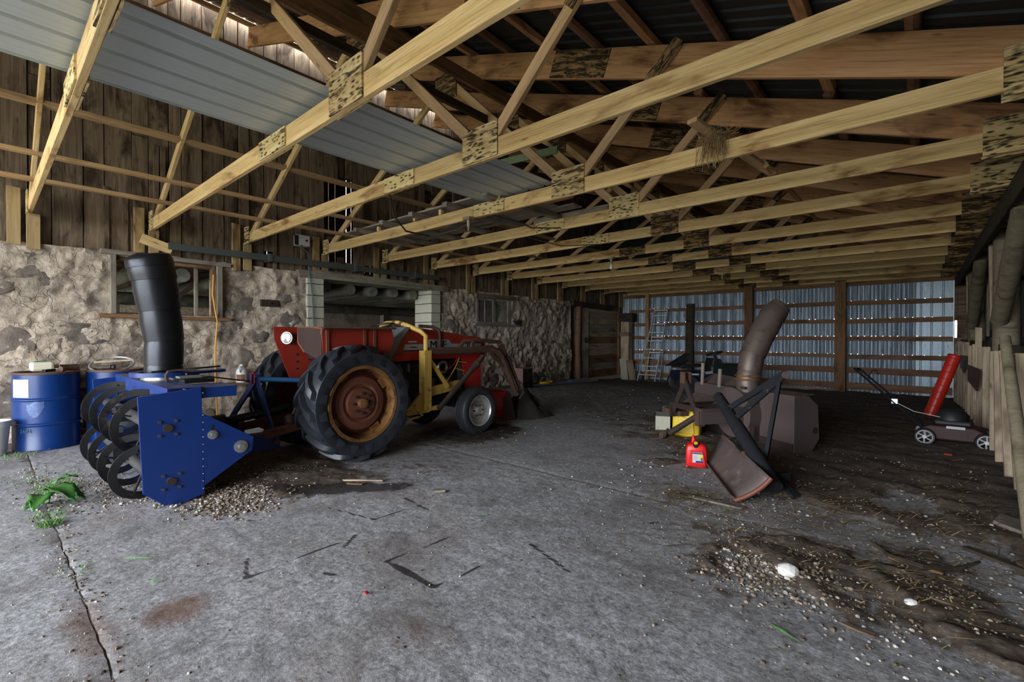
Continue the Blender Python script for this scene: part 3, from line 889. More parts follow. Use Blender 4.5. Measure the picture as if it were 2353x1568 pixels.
MB().tube([(-11.2, -1, 1.98), (-11.2, 4, 2.0), (-11.2, 10, 1.98)], .12, 12).build('log_beam', M['log'], barn, smooth=True)
for y in (1.6, 4.6, 7.4):
    plank('post', (-11.2, y, 0), (-11.2, y, 1.9), .18, .18, M['log'], barn, up=(0, 1, 0))
plank('brace', (-9.6, 1.5, 1.3), (-9.6, 2.6, 2.3), .08, .1, M['greywood'], barn, up=(1, 0, 0))
plank('stall_rail', (-10.8, 3.4, 1.45), (-10.8, 7.2, 1.42), .06, .22, M['greywood'], barn)
plank('stall_rail', (-10.8, 3.4, 1.05), (-10.8, 7.2, 1.05), .06, .16, M['greywood'], barn)
plank('stall_rail', (-9.9, 0.6, 1.62), (-9.9, 3.4, 1.60), .06, .12, M['greywood'], barn)

# ---- the corner beyond the stone wall: doorway post, short pier, door of wide boards
d1 = struct('door_1', (-8.05, 13.8, -0.15))
z = fz(13.8) + .10
R.seed(3)
for k, h in enumerate((.25, .22, .26, .20, .19, .22, .17, .25, .18, .20, .28)):
    m = M['greywood'] if k in (1, 7) else (M['brown'] if k in (0, 2, 5) else M['slatwood'])
    if z + h > 2.32: h = 2.32 - z
    if h < .05: break
    plank('plank', (-8.03, 12.82, z + h / 2), (-8.03 + .0, 14.72, z + h / 2), .03, h - .006, m, d1, ragged=.01)
    z += h
plank('sill', (-8.0, 12.2, fz(13.4) + .04), (-8.0, 14.85, fz(13.6) + .04), .35, .12, M['concrete_block'], d1)
MB().box(-8.55, -7.97, 12.42, 12.83, -0.2, 2.28).build('pier', M['mortar'], d1, bev=.02)
plank('lintel', (-7.95, 11.75, 2.30), (-7.95, 14.2, 2.26), .22, .16, M['postwood'], d1)
MB().tube([(-7.92, 12.15, -.15), (-7.94, 12.12, 1.0), (-7.92, 12.16, 2.25)], [.10, .095, .09], 12).build('post', M['girtwood'], d1, smooth=True)
plank('door_edge', (-7.96, 14.78, -.15), (-7.96, 14.78, 2.32), .10, .10, M['brown'], d1, up=(0, 1, 0))
MB().torus((-7.9, 12.55, 1.18), (1, 0, 0), .07, .018, 14, 6).build('ring', M['black_steel'], d1, smooth=True)
MB().box(-8.6, -8.45, 11.8, 12.5, -.3, 2.4).build('backing', M['oldwood'], d1)
MB().box(-8.6, -8.1, 14.8, 15.2, -.3, 2.4).build('backing', M['oldwood'], d1)

# ---- back wall: galvanised corrugated sheets on girts, with real nail holes
wall_back = struct('wall_back', (-3.7, 15.1, -.2))
GZ = [2.17, 1.71, 1.25, 0.78, 0.42, 0.0]
XR = 0.62
nsheet, x = 0, -8.1
R.seed(31)
while x < XR - .05:
    w = min(0.80, XR - x)
    last = x > -0.3
    pitch = 0.068 if not last else 0.20
    ncol = int(w / 0.0136)
    rows = [-.22]
    for g in sorted([2.62] + GZ):
        rows += [g + .055, g + .07]
    rows += [3.05, 3.15]
    bottom_gap = 0.05 if x < -6.0 and x > -7.4 else 0
    rows[0] += bottom_gap
    sv, sf = [], []
    for zz in rows:
        for i in range(ncol + 1):
            xx = x + (w + (.03 if not last else 0)) * i / ncol
            ph = xx / pitch
            dep = 0.009 * math.sin(2 * math.pi * ph) if not last else (0.018 if (ph % 1) < .14 else 0.0)
            sv.append((xx, 15.12 + dep + (0.003 if nsheet % 2 else 0), zz))
    holes = set()
    for j, g in enumerate(sorted([2.62] + GZ)):
        for i in range(3, ncol, 10):
            if R.random() < (.62 if not last else .45): holes.add((1 + 2 * j, i))
    for j in range(len(rows) - 1):
        for i in range(ncol):
            if (j, i) in holes: continue
            a = j * (ncol + 1) + i
            sf.append((a, a + 1, a + ncol + 2, a + ncol + 1))
    MB().add(sv, sf).build('sheet', M['galv'], wall_back, smooth=False)
    x += w
    nsheet += 1
for k, g in enumerate(GZ):
    th = .11 if k in (0, 1, 2, 3) else .16
    for a, b in ((-7.65, -3.85), (-3.85, -1.6), (-1.6, .58)):
        m = M['girtwood'] if k > 1 or a < -4 else M['brown']
        dz = R.uniform(-.015, .015)
        plank('girt', (a, 15.05, g + dz), (b, 15.05, g + R.uniform(-.015, .015)), .05, th + R.uniform(-.01, .012), m, wall_back)
plank('top_girt', (-8.0, 15.05, 2.70), (.6, 15.05, 2.70), .05, .14, M['brown'], wall_back)
plank('sill_board', (-3.9, 14.93, fz(15) + .06), (-1.65, 14.93, fz(15) + .03), .03, .08, M['greywood'], wall_back)
for xx, w, m in ((-6.98, .13, M['pine_web']), (-3.80, .22, M['brown']), (-1.58, .24, M['brown'])):
    plank('post', (xx, 14.96, -.25), (xx, 14.96, 2.78), .10 if w < .2 else .16, w, m, wall_back, up=(1, 0, 0))
plank('upper_girt', (-8.0, 15.05, 3.6), (.6, 15.05, 3.6), .05, .12, M['brown'], wall_back)
MB().box(.605, .66, 15.09, 15.13, -.3, 1.28).box(.605, .66, 15.09, 15.13, 1.68, 3.1).box(.655, 1.15, 15.09, 15.14, -.3, 3.1).build('corner_board', M['oldwood'], wall_back)
# gable of the lean-to above the back wall
MB().add([(-8.1, 15.15, 3.0), (.9, 15.15, 3.0), (.9, 15.15, 3.0), (-8.1, 15.15, 6.2)], [(0, 1, 2), (0, 2, 3)]).build('gable_sheet', M['darkwall'], wall_back)

# ---- right wall: dark corrugated sheet behind poles, boards and a row of slats
wall_right = struct('wall_right', (.7, 8, 0))
sv, sf = [], []
n = 260
for zz in (-.25, 2.95):
    for i in range(n + 1):
        yy = -4.7 + 19.9 * i / n
        sv.append((1.02 + .009 * math.sin(2 * math.pi * yy / .126), yy, zz))
for i in range(n): sf.append((i, i + 1, i + n + 2, i + n + 1))
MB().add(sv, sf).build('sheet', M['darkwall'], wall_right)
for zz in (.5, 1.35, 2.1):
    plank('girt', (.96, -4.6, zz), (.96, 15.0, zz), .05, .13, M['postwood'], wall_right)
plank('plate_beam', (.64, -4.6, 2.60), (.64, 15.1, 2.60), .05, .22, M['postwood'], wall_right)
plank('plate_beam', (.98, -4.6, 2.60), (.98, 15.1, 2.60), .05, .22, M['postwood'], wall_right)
for yy in (0.2, 4.3, 8.38, 12.4):
    MB().tube([(.80, yy, -.1), (.81, yy + .02, 1.2), (.80, yy, 2.6)], [.13, .125, .12], 14).build('pole', M['polewood'], wall_right, smooth=True)
    MB().tube([(.74, yy - .10, 1.50), (.73, yy - 1.2, 2.08), (.72, yy - 2.05, 2.54)], [.085, .09, .085], 12).build('knee_brace', M['polewood'], wall_right, smooth=True)
    plank('scab', (.72, yy + .50, 1.50), (.70, yy + .50, 2.52), .04, .10, M['slatwood'], wall_right, up=(0, 1, 0))
    for q in range(3): plank('slat', (.80, yy - 1.0, 2.22 + .08 * q), (.80, yy + .4, 2.22 + .08 * q), .03, .05, M['girtwood'], wall_right)
for yy, zb, zt, m in ((6.9, 1.2, 2.0, 'slatwood'), (9.6, 1.35, 2.45, 'polewood'), (10.3, 1.7, 2.5, 'slatwood'), (11.2, 1.3, 2.2, 'polewood'), (13.4, 1.2, 2.5, 'polewood'), (14.2, 1.1, 2.5, 'slatwood')):
    plank('upright_board', (.86, yy, zb), (.86, yy, zt), .04, .16, M[m], wall_right, up=(0, 1, 0))
R.seed(41)
slats = [(4.6, 5.0, 1.14), (5.08, 5.7, 1.14), (5.58, 6.36, 1.12), (6.12, 6.68, 1.14), (6.72, 7.12, 1.13), (7.36, 7.56, 1.12),
         (8.30, 8.40, 1.16), (8.85, 8.95, 1.15), (9.25, 9.25, 1.42), (9.62, 9.70, 1.18), (10.05, 10.1, 1.15), (10.5, 10.55, 1.14), (10.95, 11.0, 1.15), (11.4, 11.45, 1.2),
         (11.9, 11.9, 1.18), (12.35, 12.4, 1.15), (12.8, 12.8, 1.2), (13.3, 13.3, 1.18), (13.8, 13.8, 1.2), (14.4, 14.4, 1.15)]
for y0, y1, h in slats:
    plank('slat', (.62 + R.uniform(-.012, .012), y0, fz(y0) - .01), (.625 + R.uniform(-.01, .015), y1, h), .068, .05, M['slatwood'], wall_right, up=(0, 1, 0), ragged=.004)
for a, b, zz in ((4.9, 8.1, 1.14), (8.5, 12.4, 1.17), (12.4, 15.0, 1.18), (4.9, 8.0, .3), (8.5, 12.4, .3)):
    plank('rail', (.74, a, zz), (.74, b, zz), .05, .12, M['postwood'], wall_right)
# ---- front wall with the wide opening the daylight comes through, and the strip of wall above it; unseen, set far back to even the light on the floor
wall_front = struct('wall_front', (-3.5, -4.7, 0))
MB().box(-8.1, -7.85, -4.75, -4.65, -.2, 3.4).build('side_panel', M['oldwood'], wall_front)
MB().box(0.62, 1.1, -4.75, -4.65, -.2, 3.4).build('side_panel', M['oldwood'], wall_front)
MB().add([(-8.1, -4.7, 3.4), (1.0, -4.7, 3.4), (1.0, -4.7, 3.41), (-8.1, -4.7, 6.3)], [(0, 1, 2, 3)]).build('gable', M['darkwall'], wall_front)

# ---- roof: sheets, purlins
ceiling = struct('ceiling', (-3.5, 7, 4.5))
SL = 0.357


def rafter_bottom(x): return 2.84 + SL * (0.37 - x)


def roof_z(x): return rafter_bottom(x) + 0.30 + 0.095


y = -4.8
R.seed(51)
while y < 15.4:
    w = 0.905
    x0, x1 = -7.86, 1.45
    if y > 6.5: x0 = -8.1
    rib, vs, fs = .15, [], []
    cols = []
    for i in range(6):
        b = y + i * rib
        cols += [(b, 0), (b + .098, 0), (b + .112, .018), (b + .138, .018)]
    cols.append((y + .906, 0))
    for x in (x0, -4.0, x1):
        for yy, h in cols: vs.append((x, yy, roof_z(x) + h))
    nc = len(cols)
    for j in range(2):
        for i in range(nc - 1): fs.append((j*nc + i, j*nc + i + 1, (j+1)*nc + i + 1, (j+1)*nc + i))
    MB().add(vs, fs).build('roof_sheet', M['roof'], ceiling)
    y += .903
x = 1.15
while x > -7.85:
    z = roof_z(x) - .048
    r = R.random() < .4
    for a, b in ((-4.7, 5.2 + R.uniform(-.5, .5)), (5.2, 15.2)):
        if r: MB().tube([(x, a, z), (x + .01, (a + b) / 2, z), (x, b, z)], .045, 8).build('purlin', M['girtwood'], ceiling, smooth=True)
        else: plank('purlin', (x, a, z), (x + R.uniform(-.02, .02), b, z), .09, .06, R.choice((M['girtwood'], M['rafter'])), ceiling, up=(SL, 0, 1))
    x -= .60
for p in ceiling.children: pass

# ================================================================ TRUSSES
ORD = ['first', 'second', 'third', 'fourth', 'fifth', 'sixth', 'seventh', 'eighth', 'ninth', 'tenth', 'eleventh', 'twelfth', 'thirteenth']
R.seed(61)
SAG = [0, -.012, -.008, 0, 0, .004, 0, 0, 0, .004, .004, .004, .0]
for k, y in enumerate(TY):
    lab = ORD[k] + ' mono-pitch pine roof truss counted from the open doorway' if 0 < k < 12 else \
        ('mono-pitch pine roof truss nearest the open doorway, at the photo\'s upper left' if k == 0 else 'mono-pitch pine roof truss flush against the corrugated back wall')
    t = thing('roof_truss', lab, 'truss', (-3.6, y, 2.72), 'roof trusses of the lean-to')
    yc = y + .022
    zb, zt = 2.735 + SAG[k], 2.885 + SAG[k]
    zm = (zb + zt) / 2
    plank('bottom_chord', (-7.88, yc, zm), (-3.85, yc, zm), .042, .15, M['pine'], t, warp=.008, seg=4)
    plank('bottom_chord', (-3.846, yc, zm), (.78, yc, zm), .042, .15, M['pine'], t, warp=.008, seg=4)
    dy = .3 / 2 * math.cos(math.atan(SL))
    P = lambda x: (x, yc + .045, rafter_bottom(x) + .15)
    dark = k >= 0
    plank('top_chord', P(1.15), P(-2.62), .042, .283, M['rafter'], t, seg=2)
    plank('top_chord', P(-2.624), P(-7.88), .042, .283, M['rafter'], t, seg=2)
    plank('web', (-7.75, yc + .0, 2.80), (-4.62, yc, 4.63), .042, .095, M['pine'], t)
    plank('web', (-4.55, yc - .002, 4.55), (-2.82, yc - .002, 2.90), .042, .095, M['pine_web'], t)
    plank('web', (-2.62, yc + .0, 2.86), (-1.60, yc + .0, 3.83), .042, .095, M['pine_web'], t)
    # plywood gussets
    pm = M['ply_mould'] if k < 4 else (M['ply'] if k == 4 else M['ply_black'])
    for s in (-1, 1):
        yy = yc + s * .028
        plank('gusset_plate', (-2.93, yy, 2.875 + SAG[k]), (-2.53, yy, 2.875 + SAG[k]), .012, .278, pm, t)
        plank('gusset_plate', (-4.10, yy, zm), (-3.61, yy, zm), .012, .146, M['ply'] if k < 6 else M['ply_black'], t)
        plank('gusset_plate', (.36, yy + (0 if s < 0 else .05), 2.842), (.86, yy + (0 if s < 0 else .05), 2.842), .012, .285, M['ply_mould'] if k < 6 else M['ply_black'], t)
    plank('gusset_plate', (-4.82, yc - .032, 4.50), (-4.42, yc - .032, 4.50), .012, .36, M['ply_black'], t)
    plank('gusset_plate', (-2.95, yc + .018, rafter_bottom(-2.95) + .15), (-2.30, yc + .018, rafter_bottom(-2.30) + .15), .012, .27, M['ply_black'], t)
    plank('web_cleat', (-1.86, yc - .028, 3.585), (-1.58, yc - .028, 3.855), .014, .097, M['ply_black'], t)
    plank('heel_plate', (-7.90, yc - .03, 2.84), (-7.72, yc - .03, 2.84), .012, .26, M['ply'] if k < 2 else M['ply_mould'], t)
    # pale uprights nailed beside the heel
    plank('heel_post', (-7.955, yc - .13, 2.30 if k else 2.36), (-7.955, yc - .13, 3.02), .035, .115, M['pine_old'], t, up=(0, 1, 0), ragged=.006)
    plank('heel_post', (-7.955, yc + .03, 2.32), (-7.955, yc + .03, 2.74), .035, .12, M['pine_old'], t, up=(0, 1, 0), ragged=.006)

# ---- long braces that tie the trusses together, each one a thing
BR = [('slim lengthwise brace on the truss webs, lowest of three beside the plank wall', (-7.33, -1.0, 3.00), (-7.33, 14.8, 3.02), .09, .042, 'pine_web'),
      ('slim lengthwise brace on the truss webs, middle of three beside the plank wall', (-7.00, -1.0, 3.20), (-7.00, 14.8, 3.22), .09, .042, 'pine_web'),
      ('wide lengthwise brace on the truss webs, topmost of three beside the plank wall', (-6.46, -1.0, 3.55), (-6.46, 14.8, 3.57), .13, .042, 'pine_web'),
      ('dark thin brace tied along the inner web members', (-3.90, .0, 3.87), (-3.90, 12.0, 3.87), .05, .085, 'postwood')]
for lab, a, b, w, h, m in BR:
    o = plank('truss_brace', a, b, w, h, M[m])
    tag(o, lab, 'brace', 'lengthwise truss braces')
o = plank('ridge_tie', (-4.0, -1.0, 4.30), (-4.0, 14.9, 4.33), .045, .15, M['brown'])
tag(o, 'brown plank on edge running the shed\'s length under the rafters', 'brace', 'lengthwise truss braces')
o = plank('ridge_tie', (-3.96, -1.0, 4.13), (-3.96, 2.85, 4.13), .045, .16, M['brown'])
tag(o, 'short reddish plank doubled below the long brown brace at upper left', 'brace', 'lengthwise truss braces')

# ================================================================ TRACTOR (points along +Y, beside the stone wall)
tr = thing('tractor', 'old red tractor with a yellow loader post and big muddy rear tyres', 'tractor', (-4.97, 3.4, 0))


def add_tyre_lugs(mb, cx, cy, cz, Rr, hw, n, side, h=.034):
    """one half (side = +1 / -1) of a chevron tread"""
    for k in range(n):
        a0 = 2 * math.pi * (k + (.5 if side < 0 else 0)) / n
        vs, fs, m = [], [], 7
        for j in range(m):
            s = -0.06 + 1.10 * j / (m - 1)
            ang = a0 + 0.46 * s - .10 * s * s
            x = cx + side * hw * min(s, 1.0)
            r = Rr - 0.055 * max(0, s) ** 4
            th = (.060 + .030 * s) / Rr / 2
            hh = h
            if s > 1.0: r -= .05
            for da, dh in ((-th * 1.25, -.012), (-th * .8, hh), (th * .8, hh), (th * 1.25, -.012)):
                aa, rr = ang + da, r + dh
                vs.append((x, cy + rr * math.cos(aa), cz + rr * math.sin(aa)))
        for j in range(m - 1):
            for q in range(4): fs.append((j*4 + q, j*4 + (q+1) % 4, (j+1)*4 + (q+1) % 4, (j+1)*4 + q))
        fs += [(0, 1, 2, 3), (m*4 - 1, m*4 - 2, m*4 - 3, m*4 - 4)]
        mb.add(vs, fs)
    return mb


def rear_wheel(cx, out):
    cy, cz, Rr, hw = 2.56, 0.60, 0.550, 0.195
    prof = [(.37, -.15), (.40, -.175), (.46, -.195), (.52, -.19), (Rr - .02, -.165), (Rr, -.10), (Rr + .004, 0), (Rr, .10), (Rr - .02, .165), (.52, .19), (.46, .195), (.40, .175), (.37, .15)]
    ty = MB().lathe(prof, (cx, cy, cz), (1, 0, 0), 56).build('rear_tyre', M['rubber'], tr, smooth=True)
    lg = MB()
    add_tyre_lugs(lg, cx, cy, cz, Rr - .004, hw, 17, 1, .052)
    add_tyre_lugs(lg, cx, cy, cz, Rr - .004, hw, 17, -1, .052)
    lg.build('tread', M['rubber'], ty, smooth=True)
    o = out
    rp = [(.355, .17 * o), (.385, .175 * o), (.395, .160 * o), (.375, .135 * o), (.355, .12 * o), (.345, .05 * o), (.33, .0), (.345, -.12 * o), (.385, -.165 * o)]
    rim = MB().lathe(rp, (cx, cy, cz), (1, 0, 0), 48).build('rear_rim', M['rust_orange'], tr, smooth=True)
    dp = [(.335, .02 * o), (.30, .045 * o), (.27, .09 * o), (.20, .105 * o), (.165, .085 * o), (.15, .115 * o), (.055, .12 * o), (.05, .15 * o), (.0, .152 * o)]
    disc = MB().lathe(dp, (cx, cy, cz), (1, 0, 0), 40).build('wheel_disc', M['rust_red'], tr, smooth=True)
    for k in range(8):
        a = k * math.pi / 4
        p = (cx + .115 * o, cy + .10 * math.cos(a), cz + .10 * math.sin(a))
        MB().cyl(p, (p[0] + .028 * o, p[1], p[2]), .016, n=6).build('bolt', M['rust_dark'], disc)
    for k in range(4):
        a = k * math.pi / 2 + .6
        c = Vector((cx + .06 * o, cy + .325 * math.cos(a), cz + .325 * math.sin(a)))
        MB().bar(c - Vector((0, math.sin(a), -math.cos(a))) * .05, c + Vector((0, math.sin(a), -math.cos(a))) * .05, .06, .05, (1, 0, 0)).build('rim_lug', M['rust_orange'], rim)
    MB().lathe([(.05, .15 * o), (.045, .165 * o), (0, .17 * o)], (cx, cy, cz), (1, 0, 0), 16).build('axle_cap', M['rust_orange'], disc, smooth=True)


rear_wheel(-4.40, 1)
rear_wheel(-5.56, -1)


def front_wheel(cx, out, cy=4.30):
    cz, Rr, o = .315, .312, out
    prof = [(.195, -.075), (.23, -.098), (.27, -.098), (.295, -.085), (.302, -.072), (.294, -.062), (Rr, -.05), (Rr, -.026), (.300, -.02), (Rr + .003, -.012), (Rr + .003, .012), (.300, .02),
            (Rr, .026), (Rr, .05), (.294, .062), (.302, .072), (.295, .085), (.27, .098), (.23, .098), (.195, .075)]
    MB().lathe(prof, (cx, cy, cz), (1, 0, 0), 44).build('front_tyre', M['rubber_front'], tr, smooth=True)
    rp = [(.205, .085 * o), (.198, .088 * o), (.19, .07 * o), (.175, .062 * o), (.17, .02 * o), (.12, .012 * o), (.10, .03 * o), (.05, .035 * o), (.045, .075 * o), (0, .078 * o)]
    rim = MB().lathe(rp, (cx, cy, cz), (1, 0, 0), 36).build('front_rim', M['silver'], tr, smooth=True)
    for k in range(6):
        a = k * math.pi / 3
        p = (cx + .03 * o, cy + .075 * math.cos(a), cz + .075 * math.sin(a))
        MB().cyl(p, (p[0] + .022 * o, p[1], p[2]), .012, n=6).build('bolt', M['rust_dark'], rim)


front_wheel(-4.40, 1)
front_wheel(-5.50, -1)

# hood, side panels, cowl
HX0, HX1 = -5.24, -4.67
hood_poly = [(3.16, 1.00), (3.16, 1.13), (3.24, 1.26), (3.36, 1.37), (3.56, 1.395), (4.66, 1.275), (4.75, 1.22), (4.76, 1.05), (4.30, 1.0)]
hood = MB().prism(hood_poly, 'x', HX0, HX1).build('hood', M['red'], tr, bev=.025)
MB().prism([(3.17, .985), (4.74, 1.0), (4.74, 1.055), (3.17, 1.06)], 'x', HX0 + .01, HX1 + .006).build('hood_skirt', M['red_bright'], hood, bev=.005)
for s, x in ((1, HX1), (-1, HX0)):
    MB().prism([(4.28, 1.06), (4.69, 1.08), (4.655, .58), (4.36, .57)], 'x', x - .012, x + .004).build('grille_side_panel', M['red_bright'], tr, bev=.006)
MB().box(HX0 + .02, HX1 - .02, 4.68, 4.715, .55, 1.2).build('grille', M['grey_paint'], tr, bev=.004)
MB().box(HX1 - .02, HX1 + .006, 4.665, 4.70, .58, 1.08).build('grille_trim', M['steel'], tr)
MB().prism([(3.34, 1.115), (4.66, 1.125), (4.66, 1.185), (4.11, 1.19), (4.06, 1.245), (3.72, 1.245), (3.72, 1.19), (3.37, 1.185)], 'x', HX1 + .001, HX1 + .005).build('decal_band', M['decal'], hood)
MB().prism([(3.35, 1.105), (4.66, 1.113), (4.66, 1.125), (3.355, 1.117)], 'x', HX1 + .001, HX1 + .006).build('decal_line', M['ink'], hood)
text('M', .15, (HX1 + .007, 3.74, 1.128), FACE_PX, M['ink'], hood, squash=1.05)
text('F', .15, (HX1 + .007, 3.945, 1.128), FACE_PX, M['ink'], hood, squash=1.1)
text('255', .085, (HX1 + .007, 4.36, 1.128), FACE_PX, M['ink'], hood, squash=1.25)
text('DIESEL', .028, (HX1 + .007, 3.44, 1.142), FACE_PX, M['ink'], hood, squash=1.3)
MB().box(HX1 + .001, HX1 + .004, 3.42, 3.54, 1.208, 1.228).build('name_plate', M['decal'], hood)
for y in (3.60, 4.0):
    z = 1.395 - (y - 3.56) * .109
    MB().lathe([(0, .03), (.045, .028), (.05, .012), (.03, .0), (.03, -.02)], (-4.85, y, z), n=16).build('filler_cap', M['rust_dark'], hood, smooth=True)
MB().tube([(-4.72, 3.62, 1.415), (-4.70, 3.82, 1.405), (-4.66, 3.885, 1.37), (-4.655, 3.90, 1.30), (-4.655, 3.90, 1.13)], .022, 10).build('bent_pipe', M['rust'], tr, smooth=True)
# instrument cowl, steering wheel, seat
MB().prism([(3.02, 1.08), (3.10, 1.20), (3.36, 1.40), (3.44, 1.395), (3.30, 1.24), (3.16, 1.02)], 'x', HX0 - .02, HX1 + .03).build('instrument_cowl', M['grey_paint'], tr, bev=.012)
sw = MB().torus((-4.95, 3.15, 1.385), (0, -.35, 1), .19, .012, 30, 8).build('steering_wheel', M['black'], tr, smooth=True)
for k in range(3):
    a = k * 2.094 + .5
    MB().cyl((-4.95, 3.15, 1.375), (-4.95 + .19 * math.cos(a), 3.15 + .18 * math.sin(a), 1.385 + .066 * math.sin(a)), .009, n=6).build('spoke', M['black'], sw)
MB().cyl((-4.95, 3.30, 1.20), (-4.95, 3.15, 1.385), .022, n=10).build('steering_column', M['black'], tr, smooth=True)
seat = MB().box(-5.18, -4.72, 2.42, 2.80, 1.02, 1.10).build('seat', M['black'], tr, bev=.03)
MB().box(-5.18, -4.72, 2.38, 2.44, 1.08, 1.26).build('seat_back', M['black'], seat, bev=.02)
MB().box(-5.02, -4.88, 2.5, 2.7, .85, 1.02).build('seat_bracket', M['engine'], seat)
# fenders
for s in (1, -1):
    xi = -4.50 if s > 0 else -5.28
    xo = -4.40 if s > 0 else -5.34
    poly = [(2.24, 1.36), (3.06, 1.37), (3.10, 1.25), (3.0, .98), (2.86, .80), (2.40, .76), (2.26, 1.05)] if s > 0 else [(2.09, 1.385), (2.10, 1.25), (2.27, .80), (2.48, .79), (2.85, 1.0), (3.0, 1.2), (3.06, 1.39)]
    f = MB().prism(poly, 'x', xi - .006, xi + .006).build('fender', M['red'], tr, bev=.003)
    ya = 2.20 if s > 0 else 2.09
    MB().add([(xi - .03, ya, 1.375), (xi - .03, 3.06, 1.385), (xo, 3.06, 1.375), (xo, ya, 1.365)], [(0, 1, 2, 3)]).build('fender_top', M['red'], f, solid=.012)
    if s > 0:
        MB().tube([(xo, 2.20, 1.30), (xo, 2.20, 1.345), (xo, 2.23, 1.368), (xo, 3.04, 1.372)], .013, 8).build('rolled_edge', M['rust'], f, smooth=True)
        for y in (2.30, 2.72, 2.84): MB().bar((xi + .012, y, 1.02), (xi + .012, y, 1.36), .03, .02, (1, 0, 0)).build('rib', M['rust_red'], f)
        MB().add([(xi, 2.25, 1.365), (xi, 2.25, 1.03), (-4.70, 2.17, 1.12), (-4.78, 2.14, 1.22), (-4.76, 2.13, 1.37)], [(0, 1, 2, 3, 4)]).build('rear_flap', M['shade_steel'], f, solid=.006)
        MB().tube([(-4.70, 2.165, 1.12), (-4.78, 2.135, 1.22), (-4.76, 2.125, 1.375), (xi, 2.245, 1.372)], .008, 6).build('flap_edge', M['rust_red'], f, smooth=True)
    else:
        for (y, z) in ((2.34, 1.08), (2.34, 1.0), (2.34, .92), (2.48, 1.10), (2.48, 1.02), (2.48, .94)): MB().cyl((xi, y, z), (xi + .014, y, z), .012, n=6).build('bolt', M['rust_dark'], f)
lamp = MB().lathe([(0, -.075), (.04, -.07), (.065, -.02), (.07, 0)], (-5.22, 2.21, 1.265), (.55, -.83, 0), 20).build('rear_lamp', M['black'], tr, smooth=True)
MB().lathe([(.062, 0.0), (.05, .012), (0, .018)], (-5.22, 2.21, 1.265), (.55, -.83, 0), 20).build('lens', M['lens'], lamp, smooth=True)
MB().torus((-5.22, 2.21, 1.265), (.55, -.83, 0), .064, .007, 20, 6).build('bezel', M['silver'], lamp, smooth=True)
# running gear
e = MB()
e.box(-5.10, -4.84, 2.46, 3.25, .52, .95)
e.cyl((-5.4, 2.56, .60), (-4.55, 2.56, .60), .11, n=16)
e.cyl((-5.2, 2.56, .60), (-4.74, 2.56, .60), .20, n=18)
e.build('transmission', M['engine'], tr, bev=.02)
e = MB()
e.box(-5.12, -4.82, 3.25, 4.35, .48, .98)
e.cyl((-4.80, 3.75, .86), (-4.80, 4.15, .86), .05, n=12)
e.box(-4.83, -4.76, 3.5, 4.2, .80, .95)
e.cyl((-4.78, 4.02, .70), (-4.70, 4.02, .70), .085, n=16)
e.cyl((-4.78, 3.9, .60), (-4.78, 3.9, .75), .06, n=14)
e.box(-4.84, -4.74, 3.3, 3.45, .7, .85)
e.build('engine', M['engine'], tr, bev=.012)
MB().cyl((-4.75, 4.06, .66), (-4.69, 4.06, .66), .075, n=18).build('oil_filter', M['grey_paint'], tr, smooth=True)
MB().torus((-4.72, 4.0, .88), (1, 0, 0), .07, .02, 16, 6).build('pulley', M['steel'], tr, smooth=True)
MB().tube([(-4.69, 3.78, .84), (-4.66, 4.02, .84), (-4.66, 4.15, .92), (-4.67, 4.22, 1.0)], .008, 6).build('red_wire', M['red_bright'], tr)
MB().tube([(-4.67, 3.95, .60), (-4.64, 4.06, .76), (-4.63, 4.15, .88), (-4.66, 4.24, 1.0)], .008, 6).build('yellow_wire', M['orange'], tr)
MB().tube([(-4.64, 4.16, .86), (-4.62, 4.30, .82)], .005, 6).build('yellow_wire', M['orange'], tr)
MB().tube([(-4.64, 4.20, .95), (-4.62, 4.34, .93)], .005, 6).build('yellow_wire', M['orange'], tr)
MB().bar((-5.42, 4.30, .36), (-4.48, 4.30, .36), .08, .09).build('front_axle', M['engine'], tr, bev=.008)
MB().box(-5.1, -4.84, 4.2, 4.72, .36, .56).build('front_support', M['engine'], tr, bev=.01)
MB().cyl((-4.62, 4.28, .33), (-4.62, 4.28, .52), .028, n=10).build('kingpin', M['engine'], tr, smooth=True)
MB().tube([(-4.62, 4.22, .40), (-4.74, 3.9, .46), (-4.8, 3.4, .5)], .016, 8).build('tie_rod', M['black_steel'], tr, smooth=True)
MB().bar((-4.66, 3.05, .42), (-4.38, 3.10, .42), .03, .22, (0, 1, 0)).build('step', M['engine'], tr)
